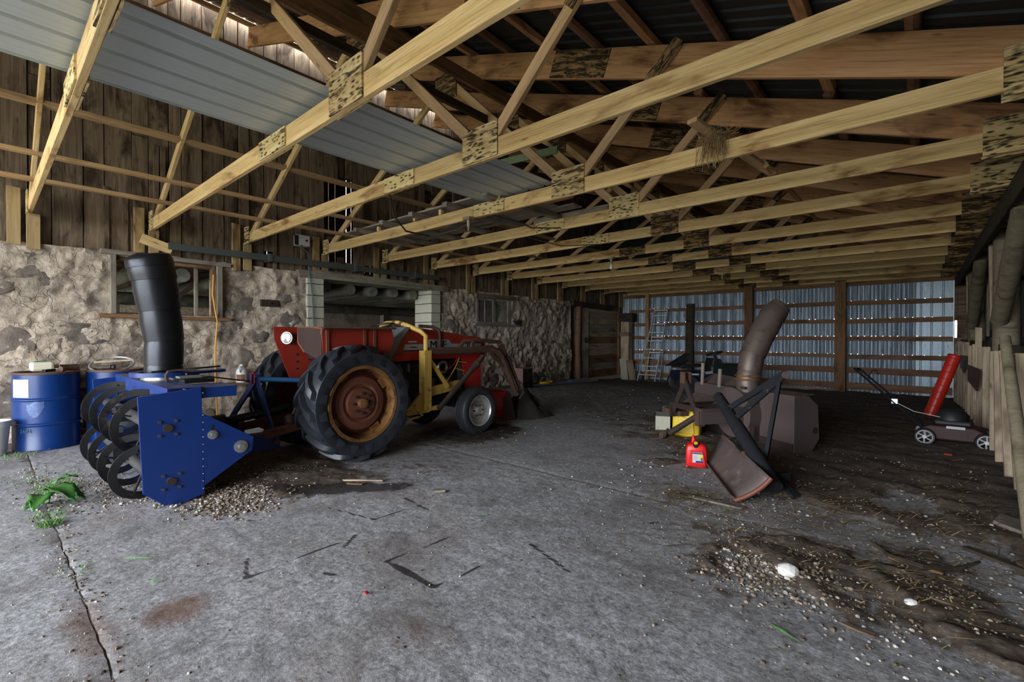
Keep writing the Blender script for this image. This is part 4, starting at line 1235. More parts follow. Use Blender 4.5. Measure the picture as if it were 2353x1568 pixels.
# loader: posts, cross hoop, subframe, arms, ram, bucket
for s in (1, -1):
    x = -4.50 if s > 0 else -5.44
    post = MB().box(x - .055, x + .055, 3.49, 3.60, .40, 1.115).build('loader_post', M['yellow'], tr, bev=.006)
    MB().bar((x, 3.61, 1.0), (x, 3.90, .645), .035, .04).build('post_brace', M['yellow'], post)
    MB().bar((x - .01, 3.56, .60), (x - .08, 4.16, .655), .05, .11).build('subframe_beam', M['yellow'], post)
    MB().prism([(3.24, .40), (3.52, .62), (3.60, .62), (3.60, .36), (3.28, .35)], 'x', x - .03, x + .01).build('foot_plate', M['yellow'], post)
    MB().cyl((x + .02, 3.58, .405), (x + .02, 3.74, .405), .032, n=10).build('foot_pin', M['yellow'], post, smooth=True)
    MB().tube([(x + .03, 3.36, .46), (x + .05, 3.46, .34), (x + .05, 3.40, .33), (x + .05, 3.25, .32)], .014, 8).build('step_rod', M['yellow'], post)
    ax = x if s > 0 else -5.36
    dz = 0.0 if s > 0 else .04
    MB().tube([(ax, 3.60, 1.10 + dz), (ax, 4.20, 1.10 + dz), (ax, 4.70, 1.115 + dz), (ax, 4.84, 1.07 + dz), (ax, 4.92, .98), (ax, 5.24, .42)], [.05, .05, .05, .05, .048, .042], 10).build('loader_arm', M['rust'], tr, smooth=True)
    MB().tube([(ax - .02, 4.08, 1.12), (ax - .02, 4.20, 1.22), (ax - .02, 4.60, 1.23), (ax - .02, 4.90, 1.20), (ax - .02, 5.06, .98), (ax - .02, 5.34, .50)], .028, 8).build('arm_rail', M['rust'], tr, smooth=True)
    MB().bar((ax, 4.66, 1.06), (ax, 5.06, .78), .04, .03).build('arm_strut', M['rust'], tr)
    MB().prism([(4.72, 1.09), (4.90, 1.20), (5.0, 1.05), (4.88, .96)], 'x', ax - .03, ax + .03).build('arm_gusset', M['rust'], tr)
    MB().bar((ax, 4.32, 1.12), (ax, 4.34, 1.22), .04, .05, (0, 1, 0)).build('arm_spacer', M['rust'], tr)
    rm = MB().tube([(x + .09, 3.68, .40), (x + .09, 4.25, .86)], .033, 12).build('lift_ram', M['rust_dark'], tr, smooth=True)
    MB().tube([(x + .09, 4.25, .86), (x + .09, 4.33, .925), (x + .09, 4.34, .93), (x + .09, 4.44, 1.02)], [.045, .05, .036, .032], 12).build('ram_head', M['rust_dark'], rm, smooth=True)
    MB().tube([(ax + .05, 5.18, .66), (ax + .06, 5.30, .58), (ax + .05, 5.34, .45), (ax + .03, 5.27, .36)], .013, 8).build('hose', M['shaft'], tr, smooth=True)
    MB().box(ax + .031, ax + .036, 4.72, 4.80, 1.10, 1.16).build('arm_decal', M['decal'], tr)
MB().tube([(-4.50, 3.55, 1.10), (-4.50, 3.55, 1.29), (-4.53, 3.50, 1.345), (-4.72, 3.43, 1.42), (-4.85, 3.40, 1.45), (-5.1, 3.40, 1.45), (-5.25, 3.43, 1.42), (-5.41, 3.5, 1.34), (-5.44, 3.55, 1.29), (-5.44, 3.55, 1.10)],
          .030, 10).build('cross_hoop', M['yellow'], tr, smooth=True)
MB().tube([(-4.78, 3.415, 1.435), (-4.95, 3.395, 1.452)], .034, 10).build('hoop_sleeve', M['rust'], tr, smooth=True)
bk = MB()
prof = [(5.42, .03), (5.24, .05), (5.14, .16), (5.13, .30), (5.20, .42), (5.26, .45)]
bk.add([(x, y, z) for x in (-5.55, -4.68) for y, z in prof], [(i, i + 1, i + 7, i + 6) for i in range(5)])
b = bk.build('bucket', M['red_bright'], tr, smooth=True, solid=.012)
for x in (-5.55, -4.68): MB().prism([(5.42, .03), (5.24, .05), (5.14, .16), (5.13, .30), (5.20, .42), (5.30, .44)], 'x', x - .006, x + .006).build('bucket_side', M['rust'], b)
MB().cyl((-5.54, 5.24, .42), (-4.69, 5.24, .42), .03, n=10).build('torque_tube', M['rust_dark'], b, smooth=True)
hv, hf = [], []
for i in range(11):
    for j in range(11):
        x, y = -5.35 + 1.0 * i / 10, 5.45 + .9 * j / 10
        e = max(0, 1 - ((x + 4.9) / .45) ** 2 - ((y - 5.85) / .40) ** 2)
        hv.append((x, y, .34 * e ** .8 * (1 + .6 * fbm(x * 5, y * 5, 3)) - .01))
for i in range(10):
    for j in range(10): hf.append((i*11 + j, i*11 + 11 + j, i*11 + 12 + j, i*11 + j + 1))
o = MB().add(hv, hf).build('manure', M['soil'], None, smooth=True)
tag(o, 'small heap of dark manure in front of the loader bucket', 'heap', kind='stuff')
# rear linkage on the tractor side
MB().bar((-4.76, 2.32, .40), (-4.78, 1.80, .32), .028, .085).build('lower_link', M['rust_red'], tr)
MB().bar((-5.2, 2.32, .40), (-5.42, 1.80, .32), .028, .085).build('lower_link', M['rust_red'], tr)
MB().cyl((-4.82, 2.10, .48), (-4.74, 2.30, .98), .018, n=8).build('lift_rod', M['rust'], tr, smooth=True)
MB().ball((-4.80, 2.06, .43), (.06, .06, .065)).build('stabiliser_ball', M['rust_dark'], tr, smooth=True)
MB().cyl((-5.24, 1.93, .83), (-5.05, 2.34, .80), .027, n=12).build('top_link', M['blue_bar'], tr, smooth=True)

def seg_chute(pts, rad, m, parent, n=32, gap=.009):
    """a bent sheet-steel chute made of lapped segments, each a piece of its own"""
    pts = [Vector(p) for p in pts]
    _, s, u = basis(pts[1] - pts[0])
    rings = []
    for i, p in enumerate(pts):
        d = (pts[min(i + 1, len(pts) - 1)] - pts[max(i - 1, 0)]).normalized()
        s = (s - d * s.dot(d)).normalized()
        rings.append((p, d, s.copy(), d.cross(s)))
    for i in range(len(pts) - 1):
        (p0, d0, s0, u0), (p1, d1, s1, u1) = rings[i], rings[i + 1]
        vs, fs, K = [], [], 3
        for j in range(K + 1):
            q = j / K
            p, ss, uu = p0.lerp(p1, q), s0.lerp(s1, q).normalized(), u0.lerp(u1, q).normalized()
            if j == K: p = p + d1 * .006
            r = rad[i] + (rad[i + 1] - rad[i]) * q - (gap if j == K else 0)
            for k in range(n):
                a = 2 * math.pi * k / n
                vs.append(p + (ss * math.cos(a) + uu * math.sin(a)) * r)
        for j in range(K):
            for k in range(n): fs.append((j*n + k, j*n + (k+1) % n, (j+1)*n + (k+1) % n, (j+1)*n + k))
        MB().add(vs, fs).build('chute_segment', m, parent, smooth=True)


# ================================================================ BLUE SNOW BLOWER
bb = thing('snow_blower', 'blue two-auger snow blower with a tall black chute behind the red tractor', 'snow blower', (-5.28, 1.0, 0))
XN, XF = -4.25, -6.30
side = [(.74, .84), (1.14, .88), (1.16, .04), (1.02, .0), (.90, .01), (.77, .13)]
pr_ = MB().prism(side, 'x', XN - .007, XN + .007).build('side_panel', M['blue'], bb, bev=.003)
pf_ = MB().prism(side, 'x', XF - .007, XF + .007).build('side_panel', M['blue'], bb, bev=.003)
MB().prism([(1.14, .68), (1.52, .43), (1.51, .32), (1.16, .10)], 'x', XN - .010, XN + .006).build('skid_bracket', M['blue'], bb, bev=.003)
MB().prism([(1.14, .68), (1.52, .43), (1.51, .32), (1.16, .10)], 'x', XF - .006, XF + .010).build('skid_bracket', M['blue'], bb, bev=.003)
wl_ = MB()
for i in range(14): wl_.ball((XN + .004, 1.150, .08 + .058 * i), .006, 6, 4)
wl_.build('weld_bead', M['steel'], pr_, kind='stuff')
bs = MB()
bp = [(.78, .875), (1.02, .88), (1.12, .84), (1.14, .60), (1.12, .25), (1.05, .06), (.95, .02)]
bs.add([(x, y, z) for x in (XF, XN) for y, z in bp[1:]], [(i, i + 1, i + 7, i + 6) for i in range(5)])
bs.build('back_sheet', M['blue'], bb, smooth=True, solid=.008)
MB().add([(XF, .92, .885), (XN, .92, .885), (XN, 1.14, .885), (XF, 1.14, .885), (XF, .92, .76), (XN, .92, .76)], [(0, 1, 2, 3), (0, 1, 5, 4)]).build('top_rail', M['blue'], bb, solid=.008)
MB().box(XN - .40, XN - .02, 1.12, 1.40, .79, .875).build('box_tube', M['blue'], bb, bev=.004)
for (y, z) in ((.92, .59), (.94, .185)):
    h = MB().cyl((XN, y, z), (XN + .022, y, z), .030, n=20).build('shaft_end', M['rust_dark'], pr_, smooth=True)
    for a in (45, 135, 225, 315):
        p = (y + .072 * math.cos(math.radians(a)), z + .072 * math.sin(math.radians(a)))
        MB().cyl((XN, *p), (XN + .02, *p), .012, n=6).build('bolt', M['shaft'], pr_)
for (y, z, r) in ((1.42, .365, .052), (1.215, .495, .036)):
    w = MB().lathe([(r, 0), (r, .010), (r * .62, .014), (r * .45, .012), (r * .42, .03), (0, .03)], (XN + .006, y, z), (1, 0, 0), 24).build('flange', M['steel'], pr_, smooth=True)
MB().box(XN + .002, XN + .008, 1.205, 1.222, .53, .575).build('slot', M['ink'], pr_)


def auger(cy, cz, r, hand):
    sh = MB().cyl((XF + .01, cy, cz), (XN - .01, cy, cz), .045, n=16).build('auger_shaft', M['shaft'], bb, smooth=True)
    for half in (0, 1):
        xa, xb = (XF + .06, XF + .97) if half == 0 else (XN - .06, XN - .97)
        turns, N = 1.9, 84
        vs, fs = [], []
        for i in range(N + 1):
            q = i / N
            a = hand * (1 if half else -1) * 2 * math.pi * turns * q + 1.0
            x = xa + (xb - xa) * q
            for rr, dx in ((r - .055, -.006), (r, -.006), (r, .006), (r - .055, .006)):
                vs.append((x + dx, cy + rr * math.cos(a), cz + rr * math.sin(a)))
        for i in range(N):
            for k in range(4): fs.append((i*4 + k, i*4 + (k+1) % 4, (i+1)*4 + (k+1) % 4, (i+1)*4 + k))
        fs += [(0, 1, 2, 3), (N*4, N*4 + 1, N*4 + 2, N*4 + 3)]
        MB().add(vs, fs).build('auger_flight', M['auger'], bb, smooth=True)
        for i in range(5):
            q = (i + .4) / 5
            a = hand * (1 if half else -1) * 2 * math.pi * turns * q + 1.0
            x = xa + (xb - xa) * q
            MB().bar((x, cy + .03 * math.cos(a), cz + .03 * math.sin(a)), (x, cy + (r - .03) * math.cos(a), cz + (r - .03) * math.sin(a)), .012, .035, (1, 0, 0)).build('spoke', M['auger'], sh)
    MB().box((XF + XN) / 2 - .09, (XF + XN) / 2 + .09, cy - .10, cy + .10, cz - .06, cz + .06).build('paddle', M['auger'], sh)


auger(.86, .60, .245, 1)
auger(.84, .245, .235, 1)
# chute and turntable ring
chx = -5.28
pts = [(1.12, .93, .150), (1.118, 1.02, .150), (1.122, 1.24, .154), (1.09, 1.52, .163), (1.05, 1.80, .176), (1.02, 1.93, .180)]
seg_chute([(chx, y, z) for y, z, r in pts], [r for y, z, r in pts], M['black_steel'], bb)
MB().tube([(chx, 1.024, 1.915), (chx, 1.012, 1.975), (chx, 1.005, 2.005), (chx, 1.0, 2.02), (chx, 1.0, 2.026)], [.181, .180, .168, .14, .08], 32).build('chute_hood', M['black_steel'], bb, smooth=True)
rg = MB().lathe([(.20, .0), (.20, .035), (.265, .04), (.265, .0), (.20, .0)], (chx, 1.13, .915), n=36).build('turntable_ring', M['blue'], bb, smooth=True)
MB().lathe([(.17, -.03), (.17, .05), (.185, .05), (.185, -.03)], (chx, 1.13, .885), n=32).build('collar', M['steel'], bb, smooth=True)
MB().prism([(chx + .10, 1.36), (chx + .24, 1.26), (chx + .10, 1.60), (chx - .02, 1.62)], 'z', .93, .955).build('ring_arm', M['blue'], rg, bev=.004)
MB().bar((chx + .22, .98, .965), (chx + .06, 1.56, .985), .02, .014).build('shift_rod', M['black_steel'], bb)
# loose clamp parts on the top rail
MB().sweep([(-.03, -.008), (.03, -.008), (.03, .008), (-.03, .008)], [(-4.86, 1.05, .89), (-4.86, 1.045, .945), (-4.86, 1.06, .975), (-4.86, 1.12, .985), (-4.84, 1.26, .985)]).build('clamp', M['rust_dark'], bb)
MB().box(-4.80, -4.66, 1.05, 1.30, .915, .93).build('clamp_plate', M['shaft'], bb)
MB().box(-4.78, -4.62, 1.12, 1.34, .885, .915).build('clamp_plate', M['black_steel'], bb)
MB().box(-4.72, -4.60, 1.08, 1.24, .93, .945).build('clamp_plate', M['steel'], bb)
MB().bar((-4.90, 1.20, .945), (-5.28, 1.90, .80), .018, .012).build('tilt_rod', M['rust_dark'], bb)
# hitch frame
ap = (-5.28, 1.90, .79)
MB().prism([(-5.33, .78), (-5.33, .89), (-5.23, .89), (-5.23, .78)], 'y', 1.86, 1.88).build('mast_plate', M['blue'], bb)
MB().prism([(-5.33, .78), (-5.33, .89), (-5.23, .89), (-5.23, .78)], 'y', 1.93, 1.95).build('mast_plate', M['blue'], bb)
MB().bar((-5.30, 1.92, .82), (-5.70, 1.80, .36), .07, .02, (0, 1, 0)).build('mast_leg', M['blue'], bb)
MB().bar((-5.26, 1.92, .82), (-4.80, 1.90, .32), .07, .02, (0, 1, 0)).build('mast_leg', M['blue'], bb)
for x in (-4.78, -5.72):
    MB().box(x - .012, x + .012, 1.12, 1.95, .17, .34).build('hitch_arm', M['blue'], bb, bev=.003)
    MB().box(x - .035, x + .035, 1.10, 2.0, .335, .35).build('hitch_flange', M['rust'], bb)
    MB().cyl((x - .04, 1.90, .25), (x + .06, 1.90, .25), .022, n=10).build('hitch_pin', M['rust_red'], bb, smooth=True)
MB().cyl((-5.28, 1.14, .36), (-5.28, 1.62, .40), .10, n=16).build('gearbox', M['black_steel'], bb, smooth=True)
MB().cyl((-5.28, 1.60, .42), (-5.10, 2.20, .52), .04, n=12).build('drive_shaft', M['black_steel'], bb, smooth=True)
pin = [(-5.225, 1.845, .90), (-5.225, 1.845, .80), (-5.215, 1.85, .775), (-5.195, 1.87, .79), (-5.195, 1.87, .885), (-5.21, 1.855, .905), (-5.225, 1.845, .90)]
MB().tube(pin, .006, 6).build('hitch_clip', M['red_bright'], bb, label='bright red wire hitch clip')

# ================================================================ BARRELS, CANS, PLASTIC
def barrel(x, y, label, face):
    t = thing('steel_barrel', label, 'barrel', (x, y, 0), 'blue steel barrels by the stone wall')
    r = .282
    prof = [(0, .02), (r - .012, .02), (r - .012, 0), (r + .002, 0), (r + .004, .012), (r, .02), (r, .27), (r + .014, .285), (r + .014, .295), (r, .31), (r, .55), (r + .014, .565), (r + .014, .575), (r, .59), (r, .845)]
    MB().lathe(prof, (x, y, 0), n=56).build('body', M['barrel_blue'], t, smooth=True)
    MB().lathe([(r, .845), (r + .007, .85), (r + .008, .868), (r - .002, .875), (r - .012, .868), (r - .014, .85), (0, .846)], (x, y, 0), n=56).build('lid', M['rust'], t, smooth=True)
    return t


R1 = barrel(-7.62, .50, 'blue steel barrel with a white label, left of the snow blower', 0)
R2 = barrel(-7.60, 1.12, 'blue steel barrel half hidden behind the blue snow blower', 0)


def on_barrel(x, y, r, a0, a1, z0, z1, name, m, parent, n=10):
    vs, fs = [], []
    for i in range(n + 1):
        a = math.radians(a0 + (a1 - a0) * i / n)
        for z in (z0, z1): vs.append((x + r * math.cos(a), y + r * math.sin(a), z))
    for i in range(n): fs.append((2*i, 2*i + 2, 2*i + 3, 2*i + 1))
    return MB().add(vs, fs).build(name, m, parent, smooth=True)


LB = on_barrel(-7.62, .50, .2845, -72, -34, .60, .80, 'paper_label', M['paper'], R1)
for k in range(11):
    a0 = -66 + R.uniform(0, 3)
    on_barrel(-7.62, .50, .2862, a0, a0 + (18 if k > 1 else 26) * R.uniform(.3, .9), .785 - .016 * k, .788 - .016 * k, 'print_line', M['grey_ink'], LB, 4)
text('2685', .055, (-7.435, .275, .21), (math.pi / 2, 0, math.radians(48)), M['cord_blue'], R1, ext=.001)
# light reflected by the dented front, painted as a paler blue patch
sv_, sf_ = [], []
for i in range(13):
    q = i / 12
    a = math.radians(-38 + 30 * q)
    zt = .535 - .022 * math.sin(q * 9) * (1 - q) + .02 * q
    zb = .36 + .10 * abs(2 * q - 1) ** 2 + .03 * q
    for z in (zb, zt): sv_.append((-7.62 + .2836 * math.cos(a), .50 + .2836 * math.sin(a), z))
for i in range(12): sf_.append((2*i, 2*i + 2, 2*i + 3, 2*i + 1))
MB().add(sv_, sf_).build('dent_shine_patch', M['dent_shine'], R1, smooth=True)

oc = thing('oil_jug', 'cream plastic jug lying on its side on the labelled blue barrel', 'jug', (-7.60, .46, .876))
MB().box(-7.70, -7.50, .36, .56, .878, .985).rot(Matrix.Identity(4)).build('body', M['cream'], oc, bev=.028)
MB().cyl((-7.60, .56, .93), (-7.60, .60, .93), .024, n=14).build('cap', M['cream'], oc, smooth=True)
MB().box(-7.66, -7.54, .40, .50, .982, .992).build('grip', M['green_plastic'], oc, bev=.003)
t = MB().bar((-7.46, .55, .892), (-7.40, .46, .888), .05, .03).build('trowel', M['black_steel'], None, bev=.004)
tag(t, 'small dark trowel lying beside the cream jug', 'tool')
t = thing('pipe_fitting', 'short rusty pipe fitting on the labelled barrel\'s far edge', 'fitting', (-7.53, .66, .876))
MB().cyl((-7.44, .62, .90), (-7.52, .74, .90), .024, n=14).build('body', M['rust_red'], t, smooth=True)
MB().cyl((-7.425, .60, .90), (-7.445, .63, .90), .032, n=14).build('flange', M['rust'], t, smooth=True)
t = MB().box(-7.74, -7.60, .62, .78, .872, .94).build('wood_block', M['postwood'], None, bev=.004)
tag(t, 'dark wooden block behind the pipe fitting on the barrel', 'block')
hp = thing('barrel_hoop', 'thin grey steel hoop leaning on the second blue barrel', 'hoop', (-7.60, 1.10, .876))
MB().torus((-7.60, 1.08, .93), (.35, -.15, .93), .215, .011, 36, 8).build('ring', M['alu'], hp, smooth=True)
t = MB().bar((-7.52, .90, .965), (-7.40, 1.26, .985), .03, .02).build('wood_stick', M['slatwood'], None)
tag(t, 'flat wooden stick lying across the grey hoop', 'stick')
t = thing('grease_gun', 'short grey cylinder tool lying on the second blue barrel', 'tool', (-7.42, 1.0, .88))
MB().cyl((-7.44, .92, .90), (-7.38, 1.04, .905), .028, n=14).build('body', M['rust_dark'], t, smooth=True)
MB().cyl((-7.375, 1.05, .905), (-7.365, 1.07, .905), .034, n=14).build('end_cap', M['black'], t, smooth=True)

bu = thing('bucket', 'grey-white plastic bucket by the barrels at the photo\'s left edge', 'bucket', (-7.45, .06, 0))
MB().lathe([(0, .01), (.115, .01), (.118, 0), (.145, .30), (.15, .31), (.155, .31), (.158, .37), (.15, .37), (.142, .30), (.11, .02)], (-7.45, .06, 0), n=36).build('pail', M['white_plastic'], bu, smooth=True)
MB().lathe([(.0, .25), (.138, .25)], (-7.45, .06, 0), n=24).build('contents', M['paper'], bu)


def jerry(x, y, z, ang, w, d, h, m, label, tilt=0):
    t = thing('fuel_can', label, 'fuel can', (x, y, z), 'plastic fuel cans', rotz=ang, local=True)
    # body with raised handle, local frame: width along x, front towards -y
    secs = [(0, .90, .88), (.04, .985, .97), (.30, 1, 1), (.62, .98, .98), (.78, .90, .93), (.86, .74, .82), (.90, .55, .6)]
    vs, fs, n = [], [], 16
    for q, a, b in secs:
        for k in range(n):
            t2 = 2 * math.pi * k / n + math.pi / n
            ca, sa = math.cos(t2), math.sin(t2)
            p = 0.30
            vs.append((math.copysign(abs(ca) ** p, ca) * w / 2 * a, math.copysign(abs(sa) ** p, sa) * d / 2 * b, h * q))
    for i in range(len(secs) - 1):
        for k in range(n): fs.append((i*n + k, i*n + (k+1) % n, (i+1)*n + (k+1) % n, (i+1)*n + k))
    fs += [tuple(range(n))[::-1], tuple(range((len(secs)-1) * n, len(secs) * n))]
    MB().add(vs, fs).build('body', m, t, smooth=True, bev=.006)
    MB().tube([(-w * .12, d * .30, h * .84), (-w * .10, d * .26, h * .98), (-w * .08, 0, h * 1.0), (-w * .08, -d * .2, h * .90)], .018, 10).build('handle', m, t, smooth=True)
    return t


rc = jerry(-1.67, 4.70, 0, math.radians(20), .20, .16, .255, M['can_red'], 'red plastic fuel can standing beside the curved blade')
MB().prism([(-.085, .03), (.085, .03), (.075, .10), (.055, .165), (-.055, .165), (-.075, .10)], 'y', -.090, -.078).build('front_panel', M['can_red'], rc, bev=.006)
lb = MB().box(-.035, .06, -.0925, -.090, .05, .148).build('label', M['paper'], rc)
MB().box(-.035, .06, -.0932, -.0925, .134, .146).build('label_band', M['blue'], lb)
MB().box(-.005, .06, -.0932, -.0925, .05, .068).build('label_band', M['blue'], lb)
MB().box(.028, .056, -.0932, -.0925, .085, .132).build('label_picture', M['can_yellow'], lb)
MB().box(.040, .058, -.0935, -.0928, .070, .10).build('label_picture', M['leaf'], lb)
for k in range(5): MB().box(-.030, -.030 + R.uniform(.02, .05), -.0932, -.0925, .078 + .010 * k, .081 + .010 * k).build('print_line', M['grey_ink'], lb)
cp = MB().cyl((-.005, -.055, .205), (-.005, -.075, .235), .028, n=18).build('cap', M['black'], rc, smooth=True)
MB().cyl((-.005, -.0755, .2355), (-.005, -.0785, .240), .019, n=18).build('cap_button', M['can_yellow'], cp, smooth=True)
MB().tube([(-.02, .0, .215), (-.025, .0, .26), (-.03, .0, .305)], [.034, .022, .006], 10).build('spout', M['can_red'], rc, smooth=True)
yc_ = jerry(-2.27, 6.05, 0, math.radians(12), .34, .27, .38, M['can_yellow'], 'large yellow plastic fuel can behind the rusty drive shaft')
MB().prism([(-.11, .05), (.11, .05), (.10, .22), (-.04, .27), (-.10, .25)], 'y', -.150, -.13).build('front_panel', M['can_yellow'], yc_, bev=.01)
MB().box(-.05, .04, -.06, .05, .345, .36).build('label', M['paper'], yc_)

cbk = thing('concrete_block', 'grey hollow concrete block left of the yellow fuel can', 'block', (-2.70, 6.30, 0), rotz=math.radians(112), local=True)
q = MB()
q.box(-.20, .20, -.10, -.07, 0, .19).box(-.20, .20, .07, .10, 0, .19)
for a in (-.20, -.015, .17): q.box(a, a + .03, -.07, .07, 0, .19)
q.rot(Matrix.Translation((0, 0, .10)) @ Matrix.Rotation(math.radians(90), 4, 'X') @ Matrix.Translation((0, 0, -.095))).build('body', M['concrete_block'], cbk)
t = MB().box(-2.86, -2.70, 6.62, 6.80, 0, .26).build('grey_pail', M['grey_paint'], None, bev=.02)
tag(t, 'small grey tin behind the hollow concrete block', 'tin')

# jug on a shelf behind the far rear tyre
t = plank('wall_shelf', (-7.86, 2.45, .56), (-7.86, 3.0, .56), .20, .03, M['brown'])
tag(t, 'narrow brown shelf board on the stone wall behind the tractor', 'shelf')
j = thing('white_jug', 'white plastic jug with a brown label standing behind the tractor', 'jug', (-7.84, 2.64, .576))
MB().lathe([(0, 0), (.075, 0), (.08, .02), (.08, .15), (.07, .19), (.035, .235), (.025, .25), (.025, .275), (0, .275)], (-7.84, 2.64, .576), n=20).build('body', M['white_plastic'], j, smooth=True)
MB().tube([(-7.80, 2.60, .83), (-7.76, 2.58, .79), (-7.77, 2.59, .73)], .012, 8).build('handle', M['white_plastic'], j, smooth=True)
on_barrel(-7.84, 2.64, .081, -80, 10, .60, .70, 'label', M['brown'], j)

# blue tote and green crate under and behind the tractor
for nm, m, x0, x1, y0, y1, h, lab in (('storage_tote', 'sky_blue', -7.05, -6.55, 6.05, 6.55, .16, 'bright blue plastic tote seen under the tractor\'s front axle'),
                                      ('plastic_crate', 'green_plastic', -7.45, -7.1, 5.6, 6.0, .17, 'dark green plastic crate seen under the tractor engine')):
    t = thing(nm, lab, 'box', ((x0 + x1) / 2, (y0 + y1) / 2, 0))
    MB().box(x0, x1, y0, y1, 0, .02).box(x0, x0 + .02, y0, y1, .02, h).box(x1 - .02, x1, y0, y1, .02, h).box(x0, x1, y0, y0 + .02, .02, h).box(x0, x1, y1 - .02, y1, .02, h).build('tub', M[m], t)
    MB().box(x0 - .015, x1 + .015, y0 - .015, y1 + .015, h, h + .02).build('lid', M[m], t, bev=.004)
wc = thing('wooden_crate', 'dark pinkish wooden crate at the foot of the stone wall', 'crate', (-7.5, 8.95, 0))
MB().box(-7.68, -7.34, 8.78, 9.14, .0, .50).build('carcass', M['pink_wood'], wc, bev=.004)
for k in range(3): plank('slat', (-7.33, 8.78, .09 + .16 * k), (-7.33, 9.14, .09 + .16 * k), .012, .145, M['postwood'], wc)
R.seed(71)
for k, (a, b, m, lab) in enumerate((((-7.45, 8.9, .05), (-7.05, 11.75, .03), 'grey_paint', 'long grey plank lying along the stone wall, under the yellow rope'),
                                    ((-7.66, 9.3, .05), (-7.45, 11.9, .03), 'greywood', 'long weathered plank lying closest to the stone wall foot'))):
    tag(plank('plank', a, b, .14, .05, M[m]), lab, 'plank', 'lumber along the stone wall')
tag(MB().box(-7.33, -7.18, 10.7, 11.0, .055, .075).build('blue_rag', M['sky_blue'], None), 'small blue wrapper on the grey plank by the stone wall', 'rag')
rp = MB()
pts = []
for i in range(90):
    a = i * .52
    pts.append((-7.36 + .10 * math.cos(a) * (1 + .3 * math.sin(i * .31)), 9.75 + .26 * math.sin(a), .075 + .03 * (i / 90) + .01 * math.sin(i)))
rp.tube(pts, .010, 6).build('rope', M['can_yellow'], None, smooth=True)
ro = bpy.data.objects['rope']
tag(ro, 'coil of yellow rope lying on the planks by the stone wall', 'rope')

# ================================================================ OLD RUSTY SNOW BLOWER (turned about 45 degrees)
ra = math.radians(147)
ub, vb = Vector((math.cos(ra), math.sin(ra), 0)), Vector((math.sin(ra), -math.cos(ra), 0))
rb = thing('snow_blower', 'old rust-brown snow blower with a leaning chute at the shed\'s middle right', 'snow blower', (-1.02, 5.79, 0), rotz=ra, local=True)


def Lb(s, t, z): return (s, -t, z)      # local x along the blower's width, local -y towards its open mouth


W = 1.65
sp = [(0, 0.02), (0, .63), (-.06, .65), (-.20, .635), (-.33, .53), (-.35, .16), (-.25, .03), (-.10, .0)]
for s in (0, W):
    pnl = MB().prism(sp, 'x', s - .006, s + .006).build('side_panel', M['blower_rust'], rb, bev=.003)
    if s == 0:
        MB().cyl((0, -.27, .26), (-.02, -.27, .26), .035, n=16).build('bearing', M['rust_dark'], pnl, smooth=True)
bk = MB()
bp = [(.0, .03), (.0, .54), (-.03, .64), (-.28, .655)]
bk.add([(x, y, z) for x in (0, W) for y, z in bp], [(i, i + 1, i + 5, i + 4) for i in range(3)])
bk.build('back_sheet', M['blower_rust'], rb, solid=.008)
MB().box(0, W, -.02, .012, .02, .12).build('wear_strip', M['rust_dark'], rb)
MB().add([(0, -.02, .04), (W, -.02, .04), (W, -.40, .01), (0, -.40, .01)], [(0, 1, 2, 3)]).build('floor_pan', M['rust_dark'], rb, solid=.008)
for s in (.47, .55): MB().box(s, s + .012, 0, .075, .05, .63).build('flange', M['shaft'], rb)
MB().box(.47, .86, .0, .03, .06, .62).build('fan_plate', M['blower_rust'], rb)
MB().cyl((.74, -.12, .36), (.74, .16, .36), .30, n=32).build('fan_drum', M['blower_rust'], rb, smooth=True)
MB().box(.47, .74, .02, .15, .10, .40).build('drum_side', M['blower_rust'], rb)
cp_ = [(.66, .0, .62, .128), (.66, .0, .76, .130), (.66, -.02, .86, .132), (.66, -.07, 1.06, .142), (.66, -.19, 1.29, .152), (.66, -.36, 1.54, .150), (.66, -.45, 1.63, .135)]
seg_chute([(a, b, c) for a, b, c, r in cp_], [r for a, b, c, r in cp_], M['chute_rust'], rb)
MB().tube([(.66, -.44, 1.62), (.66, -.475, 1.655), (.66, -.505, 1.675)], [.136, .125, .07], 28).build('chute_hood', M['chute_rust'], rb, smooth=True)
for z in (.77, .815): MB().torus((.66, -.005, z), (0, 0, 1), .138, .012, 28, 6).build('collar_ring', M['rust_orange'], rb, smooth=True)
MB().box(.55, .62, .12, .145, .66, .69).build('collar_bolt', M['shaft'], rb)
# hitch frame on the viewer's side
MB().bar((.85, .74, .76), (1.12, .72, .34), .07, .02, (0, 1, 0)).build('mast_leg', M['rust_dark'], rb)
MB().bar((.84, .76, .76), (.60, .74, .30), .07, .02, (0, 1, 0)).build('mast_leg', M['rust_dark'], rb)
for y in (.70, .78): MB().box(.80, .89, y - .008, y + .008, .72, .86).build('mast_plate', M['rust'], rb)
MB().box(.54, .57, .0, .76, .27, .44).build('hitch_arm', M['blower_rust'], rb, bev=.003)
MB().box(.50, .60, .0, .78, .435, .45).build('hitch_flange', M['blower_rust'], rb)
MB().box(1.12, 1.15, .0, .76, .27, .44).build('hitch_arm', M['rust_dark'], rb, bev=.003)
MB().box(.55, 1.14, .70, .76, .40, .46).build('cross_tube', M['rust_dark'], rb)
MB().box(.545, .62, .70, .78, .25, .46).build('hitch_plate', M['rust'], rb)
MB().cyl((.80, .06, .36), (.80, .36, .38), .07, n=14).build('gearbox', M['rust_dark'], rb, smooth=True)
MB().cyl((.80, .36, .38), (.72, .62, .40), .035, n=12).build('stub_shaft', M['shaft'], rb, smooth=True)
MB().tube([(.64, .70, .37), (.85, .78, .21), (1.01, .84, .09)], [.034, .036, .04], 14).build('drive_shaft', M['rust_dark'], rb, smooth=True)
